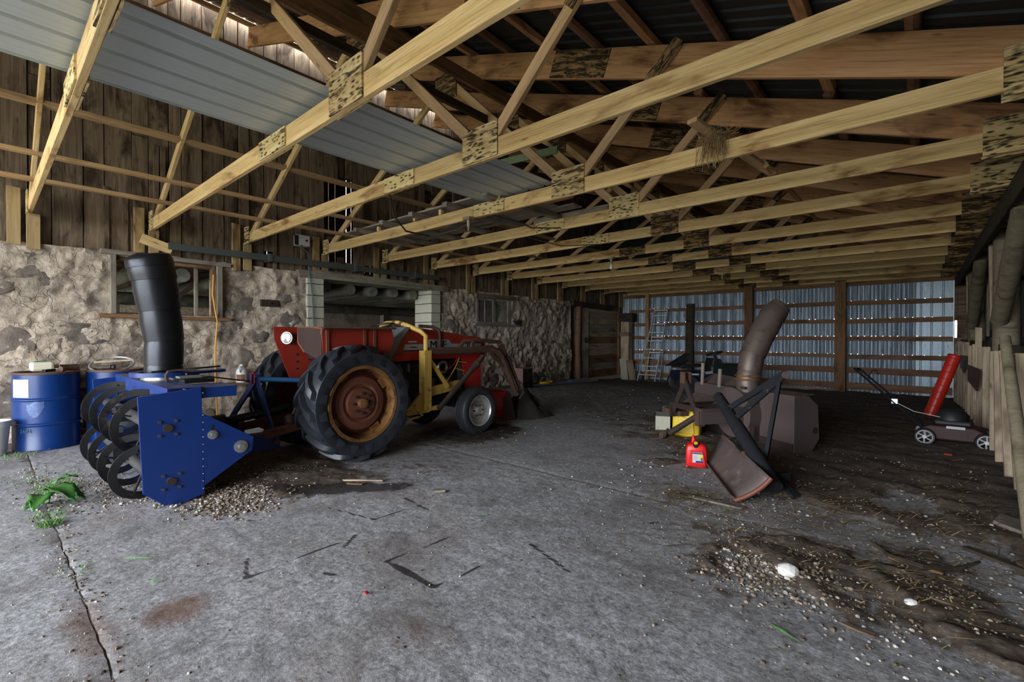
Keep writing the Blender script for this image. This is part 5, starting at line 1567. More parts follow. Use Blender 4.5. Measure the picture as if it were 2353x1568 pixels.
yk = MB().torus((1.06, .86, .07), (.6, .5, .3), .05, .022, 18, 8).build('yoke', M['rust_dark'], rb, smooth=True)
MB().torus((1.12, .88, .05), (.2, .9, .3), .04, .02, 18, 8).build('yoke_ring', M['rust'], yk, smooth=True)
for s, z1 in ((1.52, .92), (1.18, .86)): plank('upright_stick', (s, -.02, .62), (s - .02, -.02, z1), .022, .045, M['greywood'], rb, up=(1, 0, 0))
MB().add([(.9, -.02, .58), (1.62, -.02, .60), (1.62, -.30, .76), (.95, -.30, .72)], [(0, 1, 2, 3)]).build('top_flap', M['blower_rust'], rb, solid=.008)
MB().add([(1.0, .30, .30), (1.55, .35, .32), (1.6, .05, .50), (1.05, .02, .48)], [(0, 1, 2, 3)]).build('shield', M['blower_rust'], rb, solid=.008)
MB().box(.55, .95, .10, .50, .42, .435).build('guard', M['rust_dark'], rb)
MB().box(1.05, 1.45, .55, .66, .28, .34).build('skid_beam', M['rust'], rb)

# ================================================================ SCRAPER BLADE
bl = thing('scraper_blade', 'curved rusty scraper blade with a black tube frame in front of the old snow blower', 'blade', (-1.25, 4.4, 0))
A, B = Vector((-1.08, 3.84, .0)), Vector((-1.70, 4.95, .0))
A2, B2 = Vector((-.85, 3.94, .20)), Vector((-1.46, 4.82, .31))
vs, fs, n = [], [], 10
for i in range(n + 1):
    q = i / n
    for P0, P1 in ((A, A2), (B, B2)):
        p = P0.lerp(P1, q)
        p.z += -.012 * 4 * q * (1 - q) + .02
        p += Vector((.02, .01, -.0)) * 4 * q * (1 - q)
        vs.append(p)
m_ = 6
grid = []
for i in range(n + 1):
    for j in range(m_ + 1): grid.append(vs[2 * i].lerp(vs[2 * i + 1], j / m_))
for i in range(n):
    for j in range(m_): fs.append((i*(m_+1) + j, i*(m_+1) + j + 1, (i+1)*(m_+1) + j + 1, (i+1)*(m_+1) + j))
mold = MB().add(grid, fs).build('moldboard', M['blade_rust'], bl, smooth=True, solid=.012)
edge_pts = [vs[2 * i] + Vector((.015, -.02, .0)) for i in range(n + 1)]
MB().tube(edge_pts, .018, 8).build('end_rib', M['rust_red'], mold, smooth=True)
MB().bar(A + Vector((.02, .0, .03)), B + Vector((.02, 0, .03)), .09, .012, (.5, .25, 1)).build('cutting_edge', M['rust'], mold)
MB().cyl(A2 + Vector((0, -.0, -.01)), B2 + Vector((0, 0, -.01)), .012, n=8).build('top_edge', M['rust'], mold, smooth=True)
MB().tube([(-1.54, 4.94, .68), (-1.22, 4.55, .42), (-.84, 4.10, .10)], [.05, .062, .058], 14).build('main_tube', M['black_paint'], bl, smooth=True)
MB().bar((-1.40, 4.76, .58), (-.87, 4.50, .965), .05, .022, (1, 1, 0)).build('brace_bar', M['black_paint'], bl)
MB().bar((-1.31, 4.66, .50), (-.86, 4.47, .955), .05, .022, (1, 1, 0)).build('brace_bar', M['black_paint'], bl)
MB().cyl((-.88, 4.55, .965), (-.84, 4.42, .965), .03, n=10).build('brace_pin', M['rust_dark'], bl, smooth=True)
MB().bar((-.90, 4.49, .90), (-1.00, 4.42, .14), .055, .03, (1, 0, 0)).build('mast_leg', M['black_paint'], bl)
MB().bar((-1.22, 4.50, .30), (-.98, 4.25, .20), .07, .02, (0, 0, 1)).build('pivot_plate', M['black_paint'], bl)
MB().bar((-1.16, 4.40, .26), (-1.08, 4.30, .21), .02, .05, (0, 0, 1)).build('latch', M['rust_orange'], bl)
MB().bar((-.98, 4.44, .16), (-.72, 4.22, .02), .06, .03, (0, 0, 1)).build('foot_bar', M['black_paint'], bl)
MB().bar((-1.05, 4.2, .12), (-.82, 4.45, .12), .05, .06, (0, 0, 1)).build('hitch_lug', M['black_paint'], bl)

# ================================================================ FAR END OF THE SHED
dp = MB().tube([(-4.88, 13.2, fz(13.2) - .02), (-4.89, 13.21, 1.1), (-4.87, 13.2, 2.22)], [.125, .12, .115], 14).build('timber_post', M['postwood'], None, smooth=True)
tag(dp, 'dark timber post standing free in front of the corrugated back wall', 'post')
la = thing('step_ladder', 'grey metal step ladder leaning on the corrugated back wall', 'ladder', (-6.8, 14.5, fz(14.5)))
zf = fz(14.3)
L0, L1, T0_, T1_ = Vector((-7.02, 14.32, zf)), Vector((-6.44, 14.38, zf)), Vector((-6.66, 14.86, 2.17)), Vector((-6.24, 14.90, 2.17))
for a, b in ((L0, T0_), (L1, T1_)): MB().bar(a, b, .028, .062, (0, 1, 0)).build('rail', M['alu'], la)
for i in range(8):
    q = (i + .75) / 8.4
    MB().bar(L0.lerp(T0_, q), L1.lerp(T1_, q), .075, .022).build('step', M['alu'], la)
MB().bar(T0_, T1_, .11, .03).build('top_cap', M['alu'], la)
for a, b in ((L0 + Vector((.14, .30, 0)), T0_ + Vector((0, .05, -.03))), (L1 + Vector((.0, .34, 0)), T1_ + Vector((0, .05, -.03)))):
    MB().bar(a, b, .022, .035, (0, 1, 0)).build('rear_leg', M['alu'], la)
for q in (.14, .40, .62):
    MB().bar((L0 + Vector((.14, .30, 0))).lerp(T0_, q), (L1 + Vector((0, .34, 0))).lerp(T1_, q), .02, .02).build('rear_bar', M['alu'], la)
MB().bar(L0.lerp(T0_, .11), L0.lerp(T0_, .02).lerp(L1, .3) + Vector((0, 0, .18)), .015, .015).build('step_brace', M['alu'], la)
MB().bar(L1.lerp(T1_, .02), L1.lerp(T1_, .11).lerp(L0.lerp(T0_, .11), .3), .015, .015).build('step_brace', M['alu'], la)

op = thing('hewn_post', 'old hewn post with a broad cap in the shed\'s far left corner', 'post', (-7.62, 14.72, fz(14.7)))
plank('shaft', (-7.64, 14.72, fz(14.7)), (-7.62, 14.72, 1.80), .30, .30, M['slatwood'], op, up=(0, 1, 0), ragged=.01)
plank('cap', (-7.86, 14.72, 1.95), (-7.36, 14.72, 1.95), .30, .30, M['postwood'], op, ragged=.02)
plank('strap', (-7.80, 14.55, 1.38), (-7.45, 14.55, 1.38), .03, .14, M['oldwood'], op)
for nm, a, b, m, lab in (('slab', (-7.50, 14.35, fz(14.3)), (-7.66, 14.50, .52), 'concrete_block', 'pale broken slab leaning at the foot of the hewn post'),
                         ('board_offcut', (-7.20, 14.35, fz(14.3)), (-7.42, 14.52, .50), 'slatwood', 'tan board offcut leaning right of the pale slab')):
    tag(plank(nm, a, b, .22, .06, M[m], ragged=.01), lab, 'offcut')
tag(MB().lathe([(0, 0), (.13, 0), (.16, .06), (.13, .16), (.05, .24), (0, .25)], (-7.22, 14.80, fz(14.7)), n=14).build('feed_sack', M['grey_paint'], None, smooth=True), 'crumpled grey sack behind the ladder\'s left foot', 'sack')
bp_ = MB().tube([(-5.35, 13.0, fz(13)), (-5.36, 13.0, .34), (-5.33, 13.02, .40), (-5.28, 13.03, .42), (-4.62, 13.1, .34)], .022, 8).build('pipe_stand', M['rust'], None, smooth=True)
tag(bp_, 'thin bent rusty pipe beside the dark timber post', 'pipe')

# riding mower seen behind the old snow blower
rm = thing('riding_mower', 'black and navy riding mower behind the rusty chute', 'mower', (-3.92, 11.05, fz(11)), rotz=math.radians(41), local=True)
MB().box(-.52, .22, -.36, .36, .26, .50).build('rear_body', M['navy'], rm, bev=.05)
MB().box(.22, 1.05, -.24, .24, .30, .66).build('hood', M['black'], rm, bev=.06)
MB().prism([(.22, .5), (.30, .80), (.46, .78), (.55, .62)], 'y', -.22, .22).build('dash', M['black'], rm, bev=.02)
st = MB().prism([(-.50, .58), (-.42, .66), (-.05, .62), (.08, .66), (.10, .60), (-.40, .56)], 'y', -.22, .22).build('seat', M['black'], rm, bev=.03)
MB().prism([(-.58, .60), (-.46, .60), (-.30, .84), (-.22, .90), (-.24, .80), (-.38, .62)], 'y', -.21, .21).build('seat_back', M['black'], st, bev=.03)
w_ = MB().torus((.40, 0, .90), (-.30, 0, 1), .175, .016, 28, 8).build('steering_wheel', M['black'], rm, smooth=True)
for k in range(3):
    a = k * 2.09
    MB().cyl((.40, 0, .885), (.40 + .17 * math.cos(a), .17 * math.sin(a), .90 + .05 * math.cos(a)), .013, n=6).build('spoke', M['black'], w_)
MB().cyl((.48, 0, .68), (.40, 0, .89), .03, n=10).build('steering_column', M['black'], rm, smooth=True)
for x, y, r, wd in ((-.34, .38, .22, .18), (-.34, -.38, .22, .18), (.80, .36, .17, .13), (.80, -.36, .17, .13)):
    ty = MB().lathe([(r * .5, -wd / 2), (r * .85, -wd / 2), (r, -wd / 3), (r, wd / 3), (r * .85, wd / 2), (r * .5, wd / 2)], (x, y, r), (0, 1, 0), 24).build('tyre', M['rubber_front'], rm, smooth=True)
    MB().lathe([(r * .52, -wd * .35), (0, -wd * .30)], (x, y, r), (0, 1, 0), 18).build('rim', M['black'], ty, smooth=True)
MB().box(-.30, -.10, -.366, -.360, .42, .455).build('sticker', M['paper'], rm)
MB().prism([(.02, .50), (.20, .52), (.22, .46), (.06, .44)], 'y', -.385, -.375).build('reflector', M['lens'], rm)
MB().box(-.1, .7, -.45, .45, .10, .22).build('mower_deck', M['red'], rm, bev=.03)

# red plastic drain tube leaning at the right wall
tb = MB().tube([(.13, 10.05, .02), (.42, 10.2, .99)], .085, 22).build('drain_tube', M['red_tube'], None, smooth=True)
tag(tb, 'glossy red plastic tube leaning against the slats on the right', 'tube')
for i in range(9):
    q = (i + .5) / 9
    p = Vector((.13, 10.05, .02)).lerp(Vector((.42, 10.2, .99)), q)
    MB().torus(p, (.29, .15, .97), .085, .006, 22, 6).build('rib', M['red_tube'], tb, smooth=True)
MB().torus((.42, 10.2, .99), (.29, .15, .97), .078, .012, 22, 6).build('rim', M['red_bright'], tb, smooth=True)

# push mower
pm = thing('push_mower', 'dark red push lawn mower with white spoked wheels on the right', 'mower', (.3, 7.62, 0))
MB().prism([(.0, .10), (.02, .20), (.10, .24), (.48, .24), (.60, .18), (.62, .09), (.5, .07), (.05, .07)], 'y', 7.45, 7.88).build('deck', M['dark_red'], pm, bev=.02)
MB().box(.14, .46, 7.5, 7.82, .24, .30).build('engine_base', M['black'], pm, bev=.02)
MB().lathe([(.0, .12), (.10, .11), (.14, .07), (.15, 0)], (.30, 7.66, .30), n=20).build('engine_cover', M['black'], pm, smooth=True)
MB().box(.24, .40, 7.44, 7.448, .215, .245).build('sticker', M['paper'], pm)
for x, y in ((.05, 7.42), (.57, 7.42), (.05, 7.92), (.57, 7.92)):
    r = .10
    ty = MB().lathe([(.075, -.025), (.092, -.028), (r, -.015), (r, .015), (.092, .028), (.075, .025)], (x, y, r), (0, 1, 0), 26).build('tyre', M['black'], pm, smooth=True)
    hb = MB().lathe([(.078, -.026), (.066, -.028), (.066, -.015), (.078, -.01)], (x, y, r), (0, 1, 0), 24).build('wheel_rim', M['grey_plastic'], ty, smooth=True)
    MB().cyl((x, y - .03, r), (x, y, r), .02, n=12).build('hub', M['white_plastic'], ty, smooth=True)
    for k in range(6):
        a = k * math.pi / 3 + .2
        MB().bar((x + .015 * math.cos(a), y - .024, r + .015 * math.sin(a)), (x + .07 * math.cos(a + .3), y - .024, r + .07 * math.sin(a + .3)), .016, .01, (0, 1, 0)).build('wheel_spoke', M['grey_plastic'], ty)
h = MB().tube([(.02, 7.46, .20), (-.30, 7.46, .54), (-.60, 7.48, .84), (-.64, 7.54, .87), (-.64, 7.78, .87), (-.60, 7.86, .84), (-.30, 7.88, .54), (.02, 7.88, .20)], .013, 8).build('handle', M['black_steel'], pm, smooth=True)
MB().tube([(-.26, 7.46, .50), (-.05, 7.5, .38), (.22, 7.58, .32)], .004, 5).build('pull_cord', M['cream'], pm)
MB().box(-.26, -.20, 7.45, 7.475, .46, .52).build('clamp', M['steel'], h)
MB().tube([(-.50, 7.50, .76), (-.46, 7.56, .85), (-.42, 7.62, .86), (-.40, 7.66, .80)], .006, 6).build('control_cable', M['black'], h)

# things fixed on or leaning at the right wall
tag(MB().tube([(.535, 4.28, .0), (.54, 5.0, .64), (.545, 5.74, 1.28)], [.042, .04, .036], 12).build('fence_post', M['polewood'], None, smooth=True), 'round fence post leaning in front of the slats at the far right', 'post')
tag(MB().prism([(8.45, .87), (10.3, .85), (10.3, .60), (8.8, .56)], 'x', .575, .583).build('steel_flap', M['rust_dark'], None), 'dark steel flap hanging on the slats behind the red tube', 'flap')
tag(MB().prism([(10.6, .98), (12.2, .95), (12.1, .72), (11.2, .66), (10.7, .78)], 'x', .575, .583).build('steel_flap', M['blower_rust'], None), 'grey-brown steel flap hanging behind the red tube\'s top', 'flap')
tag(MB().prism([(.38, 4.52), (.52, 4.36), (.53, 4.66), (.44, 4.76)], 'z', .0, .04).build('flat_stone', M['fieldstone'], None, bev=.008), 'flat grey slab lying on the floor at the right edge', 'slab')
tag(MB().box(.20, .27, 6.75, 6.82, .02, .045).build('red_scrap', M['red_bright'], None, bev=.008), 'small red scrap on the floor in front of the push mower', 'scrap')
tag(MB().box(.12, .17, 6.72, 6.77, .02, .04).build('blue_scrap', M['blue'], None, bev=.008), 'small blue scrap left of the red scrap by the push mower', 'scrap')

# ================================================================ UNDER THE ROOF
ls = MB()
vs, fs = [], []
cols = []
x = -4.005
while x < -3.08:
    cols += [(x, 0), (x + .010, .030), (x + .036, .030), (x + .046, 0), (x + .080, 0), (x + .084, .003), (x + .094, .003), (x + .098, 0), (x + .14, 0), (x + .144, .003), (x + .154, .003), (x + .158, 0)]
    x += .226
for y, dz in ((-.9, .0), (.37, .0), (1.5, .0), (2.7, -.003), (4.06, -.004)):
    for cx, h in cols: vs.append((cx, y, 2.925 + h + dz))
nc = len(cols)
for j in range(4):
    for i in range(nc - 1): fs.append((j*nc + i, j*nc + i + 1, (j+1)*nc + i + 1, (j+1)*nc + i))
tag(ls.add(vs, fs).build('steel_sheet', M['sheet'], None), 'long pale ribbed steel sheet lying on the truss chords', 'sheet')

pf = thing('loft_platform', 'grey plank platform on battens lying across the middle trusses', 'platform', (-5.0, 4.6, 2.89))
R.seed(81)
for x in (-6.55, -5.85, -5.15, -4.45, -3.75):
    plank('batten', (x, 3.80, 2.925), (x, 5.55, 2.925), .09, .06, M['greywood'], pf, ragged=.01)
for i in range(6):
    yy = 4.02 + .205 * i
    plank('plank', (-6.95 + R.uniform(-.2, .2), yy, 2.97), (-3.25 + R.uniform(-.35, .15), yy, 2.97), .19, .022, M['greywood'] if i != 3 else M['rafter'], pf, ragged=.03)
plank('edge_board', (-4.2, 5.30, 2.94), (-3.0, 5.32, 2.94), .08, .08, M['greywood'], pf)
for x in (-6.2, -5.3, -4.75, -3.70):
    plank('cleat', (x, 4.0, 2.885), (x, 4.0, 2.95), .05, .05, M['pine'], pf, up=(0, 1, 0))

t = thing('door_track', 'long grey steel door track bracketed on the plank wall', 'track', (-7.84, 4.1, 2.53))
MB().sweep([(-.035, -.045), (.035, -.045), (.035, .045), (-.035, .045)], [(-7.83, 1.71, 2.53), (-7.83, 6.52, 2.545)]).build('rail', M['track'], t)
for y in (3.05, 4.55, 5.9): MB().box(-7.99, -7.78, y - .03, y + .03, 2.48, 2.60).build('bracket', M['track'], t, bev=.004)
tag(plank('scrap_board', (-7.86, 1.42, 2.60), (-7.84, 1.76, 2.48), .03, .13, M['pine']), 'pale scrap board nailed askew at the door track\'s end', 'board')
jb = thing('junction_box', 'white electrical box on the plank wall above the barn doorway', 'box', (-7.95, 3.60, 2.80))
MB().box(-8.0, -7.86, 3.50, 3.72, 2.82, 3.0).build('box', M['white_plastic'], jb, bev=.01)
MB().box(-7.88, -7.85, 3.46, 3.52, 2.82, 2.98).build('socket', M['black'], jb, bev=.006)
MB().cyl((-7.86, 3.66, 2.91), (-7.85, 3.66, 2.91), .02, n=10).build('knob', M['black'], jb)
tag(MB().tube([(-7.86, 3.56, 2.82), (-7.88, 3.70, 2.70), (-7.90, 3.72, 2.45), (-7.90, 3.78, 1.95), (-7.90, 3.80, 1.45), (-7.90, 3.82, 1.0)], .009, 6).build('power_cord', M['cord_blue'], None, smooth=True), 'thin blue-grey cord hanging down the block pier', 'cord')
tag(MB().tube([(-7.93, 2.29, 2.2), (-7.90, 2.27, 1.9), (-7.90, 2.30, 1.68), (-7.90, 2.33, 1.5), (-7.90, 2.30, 1.1), (-7.90, 2.30, .7), (-7.90, 2.32, .1)], .011, 6).build('extension_cord', M['orange'], None, smooth=True), 'orange extension cord hanging from the window to the floor', 'cord')
tag(MB().tube([(-7.93, 9.10, 1.70), (-7.90, 9.16, 1.62), (-7.90, 9.30, 1.70), (-7.90, 9.32, 1.56)], [.02, .035, .05, .02], 8).build('black_rag', M['black'], None, smooth=True), 'black rag on a nail right of the second window', 'rag')
tag(MB().tube([(-4.06, 2.74, 2.735), (-4.35, 3.0, 2.60), (-4.62, 3.35, 2.54), (-4.6, 3.7, 2.53), (-4.3, 3.88, 2.60), (-4.15, 3.92, 2.66)], .010, 6).build('hanging_cable', M['postwood'], None, smooth=True), 'dark cable drooping between the third and fourth trusses', 'cable')
tag(MB().tube([(-3.75, 4.1, 2.73), (-3.70, 4.6, 2.66), (-3.6, 5.1, 2.73)], .008, 6).build('hanging_cable', M['postwood'], None, smooth=True), 'dark cable drooping under the plank platform', 'cable')
tag(MB().tube([(-4.3, 5.24, 2.73), (-4.1, 5.8, 2.66), (-3.8, 6.38, 2.73)], .008, 6).build('hanging_cable', M['postwood'], None, smooth=True), 'dark cable drooping between the fifth and sixth trusses', 'cable')
for (x, y, lab, bulb) in ((-4.14, 3.92, 'empty brass lamp socket under the fourth truss', 0), (-4.24, 7.58, 'white bulb in a socket under the seventh truss', 1), (-3.41, 11.2, 'small lamp socket under the tenth truss', 0)):
    t = thing('lamp_socket', lab, 'lamp', (x, y, 2.60), 'bare lamp sockets under the trusses')
    MB().box(x - .06, x + .06, y - .05, y + .05, 2.70, 2.735).build('base', M['pole_metal'], t, bev=.004)
    MB().cyl((x, y, 2.70), (x, y, 2.61), .025, .02, 12).build('holder', M['pole_metal'], t, smooth=True)
    if bulb: MB().lathe([(.016, 0), (.02, -.03), (.034, -.06), (.03, -.09), (0, -.10)], (x, y, 2.61), n=16).build('bulb', M['bulb'], t, smooth=True)
    else: MB().cyl((x, y, 2.61), (x, y, 2.57), .013, n=10).build('socket_tip', M['pole_metal'], t, smooth=True)
tag(plank('diagonal_brace', (-1.42, 3.86, 3.06), (-1.10, 5.15, 2.90), .09, .04, M['pine_web'], up=(0, 0, 1)), 'short slanting brace beside the straw tuft, nearer piece', 'brace')
tag(plank('diagonal_brace', (-1.12, 4.9, 2.93), (-1.11, 7.6, 2.95), .10, .045, M['pine_web'], up=(1, 0, .6)), 'lengthwise brace right of the straw tuft, farther piece', 'brace')
tag(plank('green_board', (-4.28, 4.35, 3.50), (-3.20, 4.45, 3.47), .02, .09, M['green_board']), 'green painted board across the webs behind the steel sheet', 'board')
ns, vs, fs = MB(), [], []
R.seed(91)
for i in range(170):
    c = Vector((-1.27 + R.gauss(0, .075), 3.955 + R.uniform(-.04, .05), 2.90 + R.uniform(-.01, .05)))
    if i < 70: d = Vector((R.gauss(0, .6), R.gauss(-.2, .5), R.uniform(-.2, .6))).normalized() * R.uniform(.05, .14)
    else:
        c = Vector((-1.27 + R.gauss(0, .05), 3.945 - R.uniform(0, .02), 2.90))
        d = Vector((R.gauss(0, .2), R.uniform(-.1, .0), -1)).normalized() * R.uniform(.05, .26)
    ns.tube([c, c + d * .5 + Vector((R.gauss(0, .01), R.gauss(0, .01), 0)), c + d], .0022, 3)
o = ns.build('straw_nest', M['straw'], None)
tag(o, 'tuft of straw hanging over the fourth truss\'s bottom chord', 'nest', kind='stuff')

# ================================================================ FLOOR: PLANTS, STICKS, LITTER
bd = thing('burdock_plant', 'big-leaved green weed growing from the floor joint at left', 'plant', (-5.02, .33, 0))
R.seed(101)


def leaf(base, tip, w, droop, name='leaf'):
    base, tip = Vector(base), Vector(tip)
    d = tip - base
    s = Vector((-d.y, d.x, 0)).normalized()
    vs, fs, n, m = [], [], 9, 6
    for i in range(n + 1):
        q = i / n
        ww = w * math.sin(math.pi * min(1, q * .93 + .06)) ** .7 * (1.15 - .5 * q)
        p = base + d * q + Vector((0, 0, droop * 4 * q * (1 - q)))
        for j in range(m + 1):
            t = j / m * 2 - 1
            vs.append(p + s * t * ww + Vector((0, 0, .25 * ww * abs(t) + .012 * math.sin(q * 17 + t * 5) * abs(t))))
    for i in range(n):
        for j in range(m): fs.append((i*(m+1) + j, i*(m+1) + j + 1, (i+1)*(m+1) + j + 1, (i+1)*(m+1) + j))
    return MB().add(vs, fs).build(name, M['leaf'], bd, smooth=True, solid=.002)


for b, t, w, dr in (((-5.02, .33, .10), (-4.72, .46, .05), .085, .05), ((-5.02, .33, .05), (-4.78, .24, .015), .075, .05), ((-5.03, .34, .12), (-5.0, .50, .17), .04, .03),
                    ((-5.0, .34, .08), (-4.80, .52, .03), .06, .05), ((-5.03, .33, .03), (-4.88, .20, .012), .05, .03)):
    st_ = leaf(b, t, w, dr)
    MB().tube([(-5.03, .335, .0), (b[0] - .004, b[1], b[2] * .6), b], .007, 6).build('stem', M['grass'], bd, smooth=True)


def tufts(name, spots, label):
    mb = MB()
    for (x, y, r, n, h) in spots:
        for _ in range(n):
            a, q = R.uniform(0, 6.28), R.random() ** .5 * r
            p = Vector((x + q * math.cos(a), y + q * math.sin(a), .0))
            l = Vector((R.gauss(0, .6), R.gauss(0, .6), 1)).normalized() * h * R.uniform(.4, 1)
            s = Vector((-l.y, l.x, 0)).normalized() * .0028
            t = p + l + Vector((l.x, l.y, -.35 * h * R.random()))
            mb.add([p - s, p + s, p + l * .6 + s * .8, p + l * .6 - s * .8, t], [(0, 1, 2, 3), (3, 2, 4)])
    o = mb.build(name, M['grass'], None)
    tag(o, label, 'grass', kind='stuff')


tufts('grass_tuft', [(-5.35, .42, .12, 160, .12), (-5.6, .40, .15, 60, .06), (-6.0, .33, .3, 110, .035), (-4.42, .30, .07, 120, .07), (-4.65, .31, .1, 60, .05), (-7.2, .22, .2, 90, .06), (-3.45, .34, .1, 25, .03)],
      'sparse green grass growing along the floor joint at left')
for k, (x, y, a, L, lab) in enumerate(((-.50, 2.30, -.45, .16, 'single green grass blade lying on the concrete at lower right'), (-3.42, .52, .75, .20, 'flat green grass blade on the concrete left of the middle drag mark'),
                                       (-2.28, .23, .3, .18, 'dark green blades at the photo\'s lower left edge'), (-3.0, .55, .9, .10, 'small faded grass blade below the burdock weed'), (-2.35, 2.35, .4, .05, 'tiny green leaf on the slab below the tractor\'s front'))):
    d = Vector((math.cos(a), math.sin(a), 0))
    s = Vector((-d.y, d.x, 0)) * .006
    p = Vector((x, y, .012))
    o = MB().add([p, p + d * L * .4 + s, p + d * L, p + d * L * .4 - s, p + d * L * .4 + Vector((0, 0, .008))], [(0, 4, 1), (4, 2, 1), (0, 3, 4), (3, 2, 4)]).build('grass_blade', M['leaf'], None)
    tag(o, lab, 'grass blade')
big = [(-.52, 2.84, .045, 'large pale stone amid the gravel at lower right'), (-.02, 2.90, .024, 'medium pale stone right of the large stone on the floor')]
for x, y, r, lab in big:
    mb = MB()
    mb.add([(x + p.x * r * (1.2 + .4 * mnoise.noise(p * 2)), y + p.y * r * (1 + .4 * mnoise.noise(p * 2.3)), .008 + max(0, p.z * .8 + .45) * r * 1.1) for p in ICO_V], ICO_F)
    tag(mb.build('field_stone', M['stonechip'], None), lab, 'stone')
for a, b, w, t_, m, lab in (((-3.82, 2.10, .012), (-3.55, 2.32, .014), .022, .012, 'slatwood', 'thin broken stick by the wet stain before the tractor wheel'),
                           ((-3.72, 2.08, .01), (-3.60, 2.16, .01), .03, .008, 'brown', 'wood splinter beside the broken stick'),
                           ((-2.98, 2.44, .018), (-2.93, 2.50, .018), .05, .02, 'greywood', 'small wood block on the wet stain\'s end'),
                           ((-1.42, 3.72, .012), (-.98, 3.72, .012), .05, .012, 'greywood', 'grey lath lying on the floor in front of the blade'),
                           ((.05, 3.05, .016), (.28, 3.0, .016), .05, .014, 'oldwood', 'brown board piece on the floor at the right edge'),
                           ((-.12, 3.42, .02), (.10, 3.38, .02), .03, .012, 'brown', 'reddish bark strip on the floor at right'),
                           ((-.25, 2.52, .01), (-.13, 2.50, .01), .03, .008, 'oldwood', 'thin brown bark chip at lower right'),
                           ((-.35, 4.35, .012), (-.05, 4.25, .012), .025, .010, 'greywood', 'weathered stick right of the bare concrete patch'),
                           ((.22, 3.9, .015), (.5, 3.7, .015), .05, .018, 'postwood', 'dark board end below the flat grey slab')):
    tag(plank('stick', a, b, w, t_, M[m], ragged=.01, seg=2, warp=.004), lab, 'stick')
tag(MB().tube([(-.22, 3.62, .02), (-.12, 3.42, .03), (.02, 3.36, .035), (.16, 3.46, .03), (.26, 3.66, .03)], [.008, .013, .016, .013, .007], 7).build('dead_root', M['postwood'], None, smooth=True), 'curved dead root lying on the dirt at right', 'root')
tag(MB().box(-2.068, -2.044, 1.243, 1.262, .006, .014).build('red_chip', M['red_bright'], None, bev=.003), 'tiny red chip on the bare concrete', 'chip')

# gravel, straw and crumbs: nobody could count them
R.seed(111)
GV = []
for z in range(7):
    t_, ph = [], R.uniform(0, 9)
    GV.append([Vector((math.cos(a) * (1 + .3 * math.sin(a * 2 + ph)), math.sin(a) * (1 + .25 * math.cos(a * 3 + ph)), 0)) for a in (0, 1.26, 2.5, 3.77, 5.0)])
gv, gf = [], []


def pebble(x, y, r):
    z0 = fz(y) + .028 * sm(.45, 1.0, dirt(x, y)) * .8
    base = GV[R.randrange(7)]
    a, n0 = R.uniform(0, 6.28), len(gv)
    c, s = math.cos(a), math.sin(a)
    for k, h in ((1.0, .0), (.75, .75)):
        for p in base: gv.append((x + (p.x * c - p.y * s) * r * k, y + (p.x * s + p.y * c) * r * k, z0 + h * r))
    gv.append((x, y, z0 + r * 1.0))
    for k in range(5):
        k2 = (k + 1) % 5
        gf.append((n0 + k, n0 + k2, n0 + 5 + k2, n0 + 5 + k))
        gf.append((n0 + 5 + k, n0 + 5 + k2, n0 + 10))


def scatter(n, fx, fy, r0, r1, acc=None):
    for _ in range(n):
        x, y = fx(), fy()
        if not (-7.7 < x < .55 and -.3 < y < 12): continue
        if acc and R.random() > acc(x, y): continue
        pebble(x, y, r0 + (r1 - r0) * R.random() ** 2.5)


def line(n, x0, y0, x1, y1, sd, r0, r1):
    for _ in range(n):
        q = R.random()
        x, y = x0 + (x1 - x0) * q + R.gauss(0, sd), y0 + (y1 - y0) * q + R.gauss(0, sd)
        if -7.7 < x < .55: pebble(x, y, r0 + (r1 - r0) * R.random() ** 2.5)


line(1500, -4.7, .95, -3.95, 1.55, .13, .004, .013)
line(900, -4.15, 1.1, -3.75, 1.35, .12, .004, .014)
line(600, -5.2, 1.6, -4.3, 1.9, .18, .004, .012)
line(500, -5.8, .45, -4.5, .55, .14, .004, .011)
line(300, -6.6, .33, -1.4, .31, .05, .004, .010)
line(500, -5.5, .70, -4.6, .80, .10, .004, .010)
scatter(700, lambda: R.gauss(-.58, .16), lambda: R.gauss(2.80, .16), .004, .014)
scatter(1300, lambda: R.gauss(-.05, .36), lambda: R.gauss(2.85, .5), .002, .010)
scatter(1900, lambda: R.gauss(-.65, .6), lambda: R.gauss(3.4, .55), .002, .007)
scatter(900, lambda: R.uniform(-2.2, .5), lambda: R.uniform(3.4, 6.2), .004, .012)
scatter(700, lambda: R.uniform(-7, .4), lambda: R.uniform(-.2, 3.5), .003, .008)
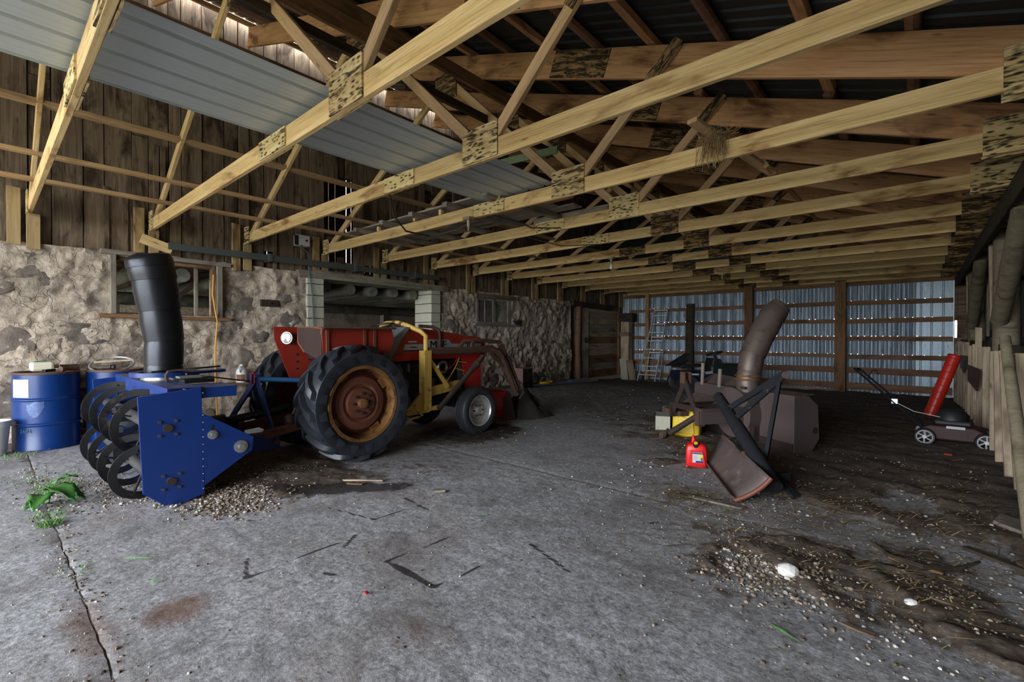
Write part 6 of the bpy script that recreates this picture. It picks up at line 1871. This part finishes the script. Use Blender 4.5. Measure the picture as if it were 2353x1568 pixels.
scatter(600, lambda: R.uniform(-6.5, .4), lambda: R.uniform(3.5, 11), .005, .014)
me = bpy.data.meshes.new('gravel')
me.from_pydata(gv, [], gf)
me.materials.append(M['gravel'])
o = bpy.data.objects.new('gravel', me)
COL.objects.link(o)
tag(o, 'pale gravel and crumbs strewn over the concrete floor', 'gravel', kind='stuff')

R.seed(121)
sv, sf = [], []


def wisp(x, y, L):
    z0 = fz(y) + .028 * sm(.45, 1.0, dirt(x, y)) + R.uniform(.002, .016)
    a, n0 = R.gauss(.25, .75), len(sv)
    d = Vector((math.cos(a), math.sin(a), R.uniform(-.05, .12))) * L / 2
    s = Vector((-math.sin(a), math.cos(a), 0)) * R.uniform(.0016, .0036)
    u = Vector((0, 0, .002))
    c = Vector((x, y, z0))
    b = Vector((0, 0, R.uniform(0, .008))) + s * R.uniform(-2, 2)
    for p in (c - d - s, c - d + s, c + b + s, c + b - s, c + d): sv.append(p)
    sf.extend([(n0, n0 + 1, n0 + 2, n0 + 3), (n0 + 3, n0 + 2, n0 + 4)])


for (cx, cy, sx, sy, n) in ((-1.9, 5.2, .35, .3, 500), (-1.35, 3.75, .25, .18, 420), (-.55, 4.15, .3, .22, 420), (-.75, 3.2, .4, .3, 260), (-.1, 4.2, .3, .5, 380), (.2, 5.5, .25, .8, 420),
                           (-4.2, 4.2, .5, .5, 260), (-4.8, 1.75, .45, .3, 260), (-2.8, 6.6, .8, .9, 500), (-7.3, .35, .3, .2, 160), (-1.0, 7.5, 1.0, .8, 350), (.05, 3.3, .25, .3, 220), (-4.2, 7.6, 1.6, 1.2, 350)):
    for _ in range(n):
        x, y = R.gauss(cx, sx), R.gauss(cy, sy)
        if -7.7 < x < .46 and y > -.2: wisp(x, y, R.uniform(.03, .16))
me = bpy.data.meshes.new('straw_litter')
me.from_pydata(sv, [], sf)
me.materials.append(M['litter'])
o = bpy.data.objects.new('straw_litter', me)
COL.objects.link(o)
tag(o, 'straw and chaff strewn over the dirty floor', 'straw', kind='stuff')
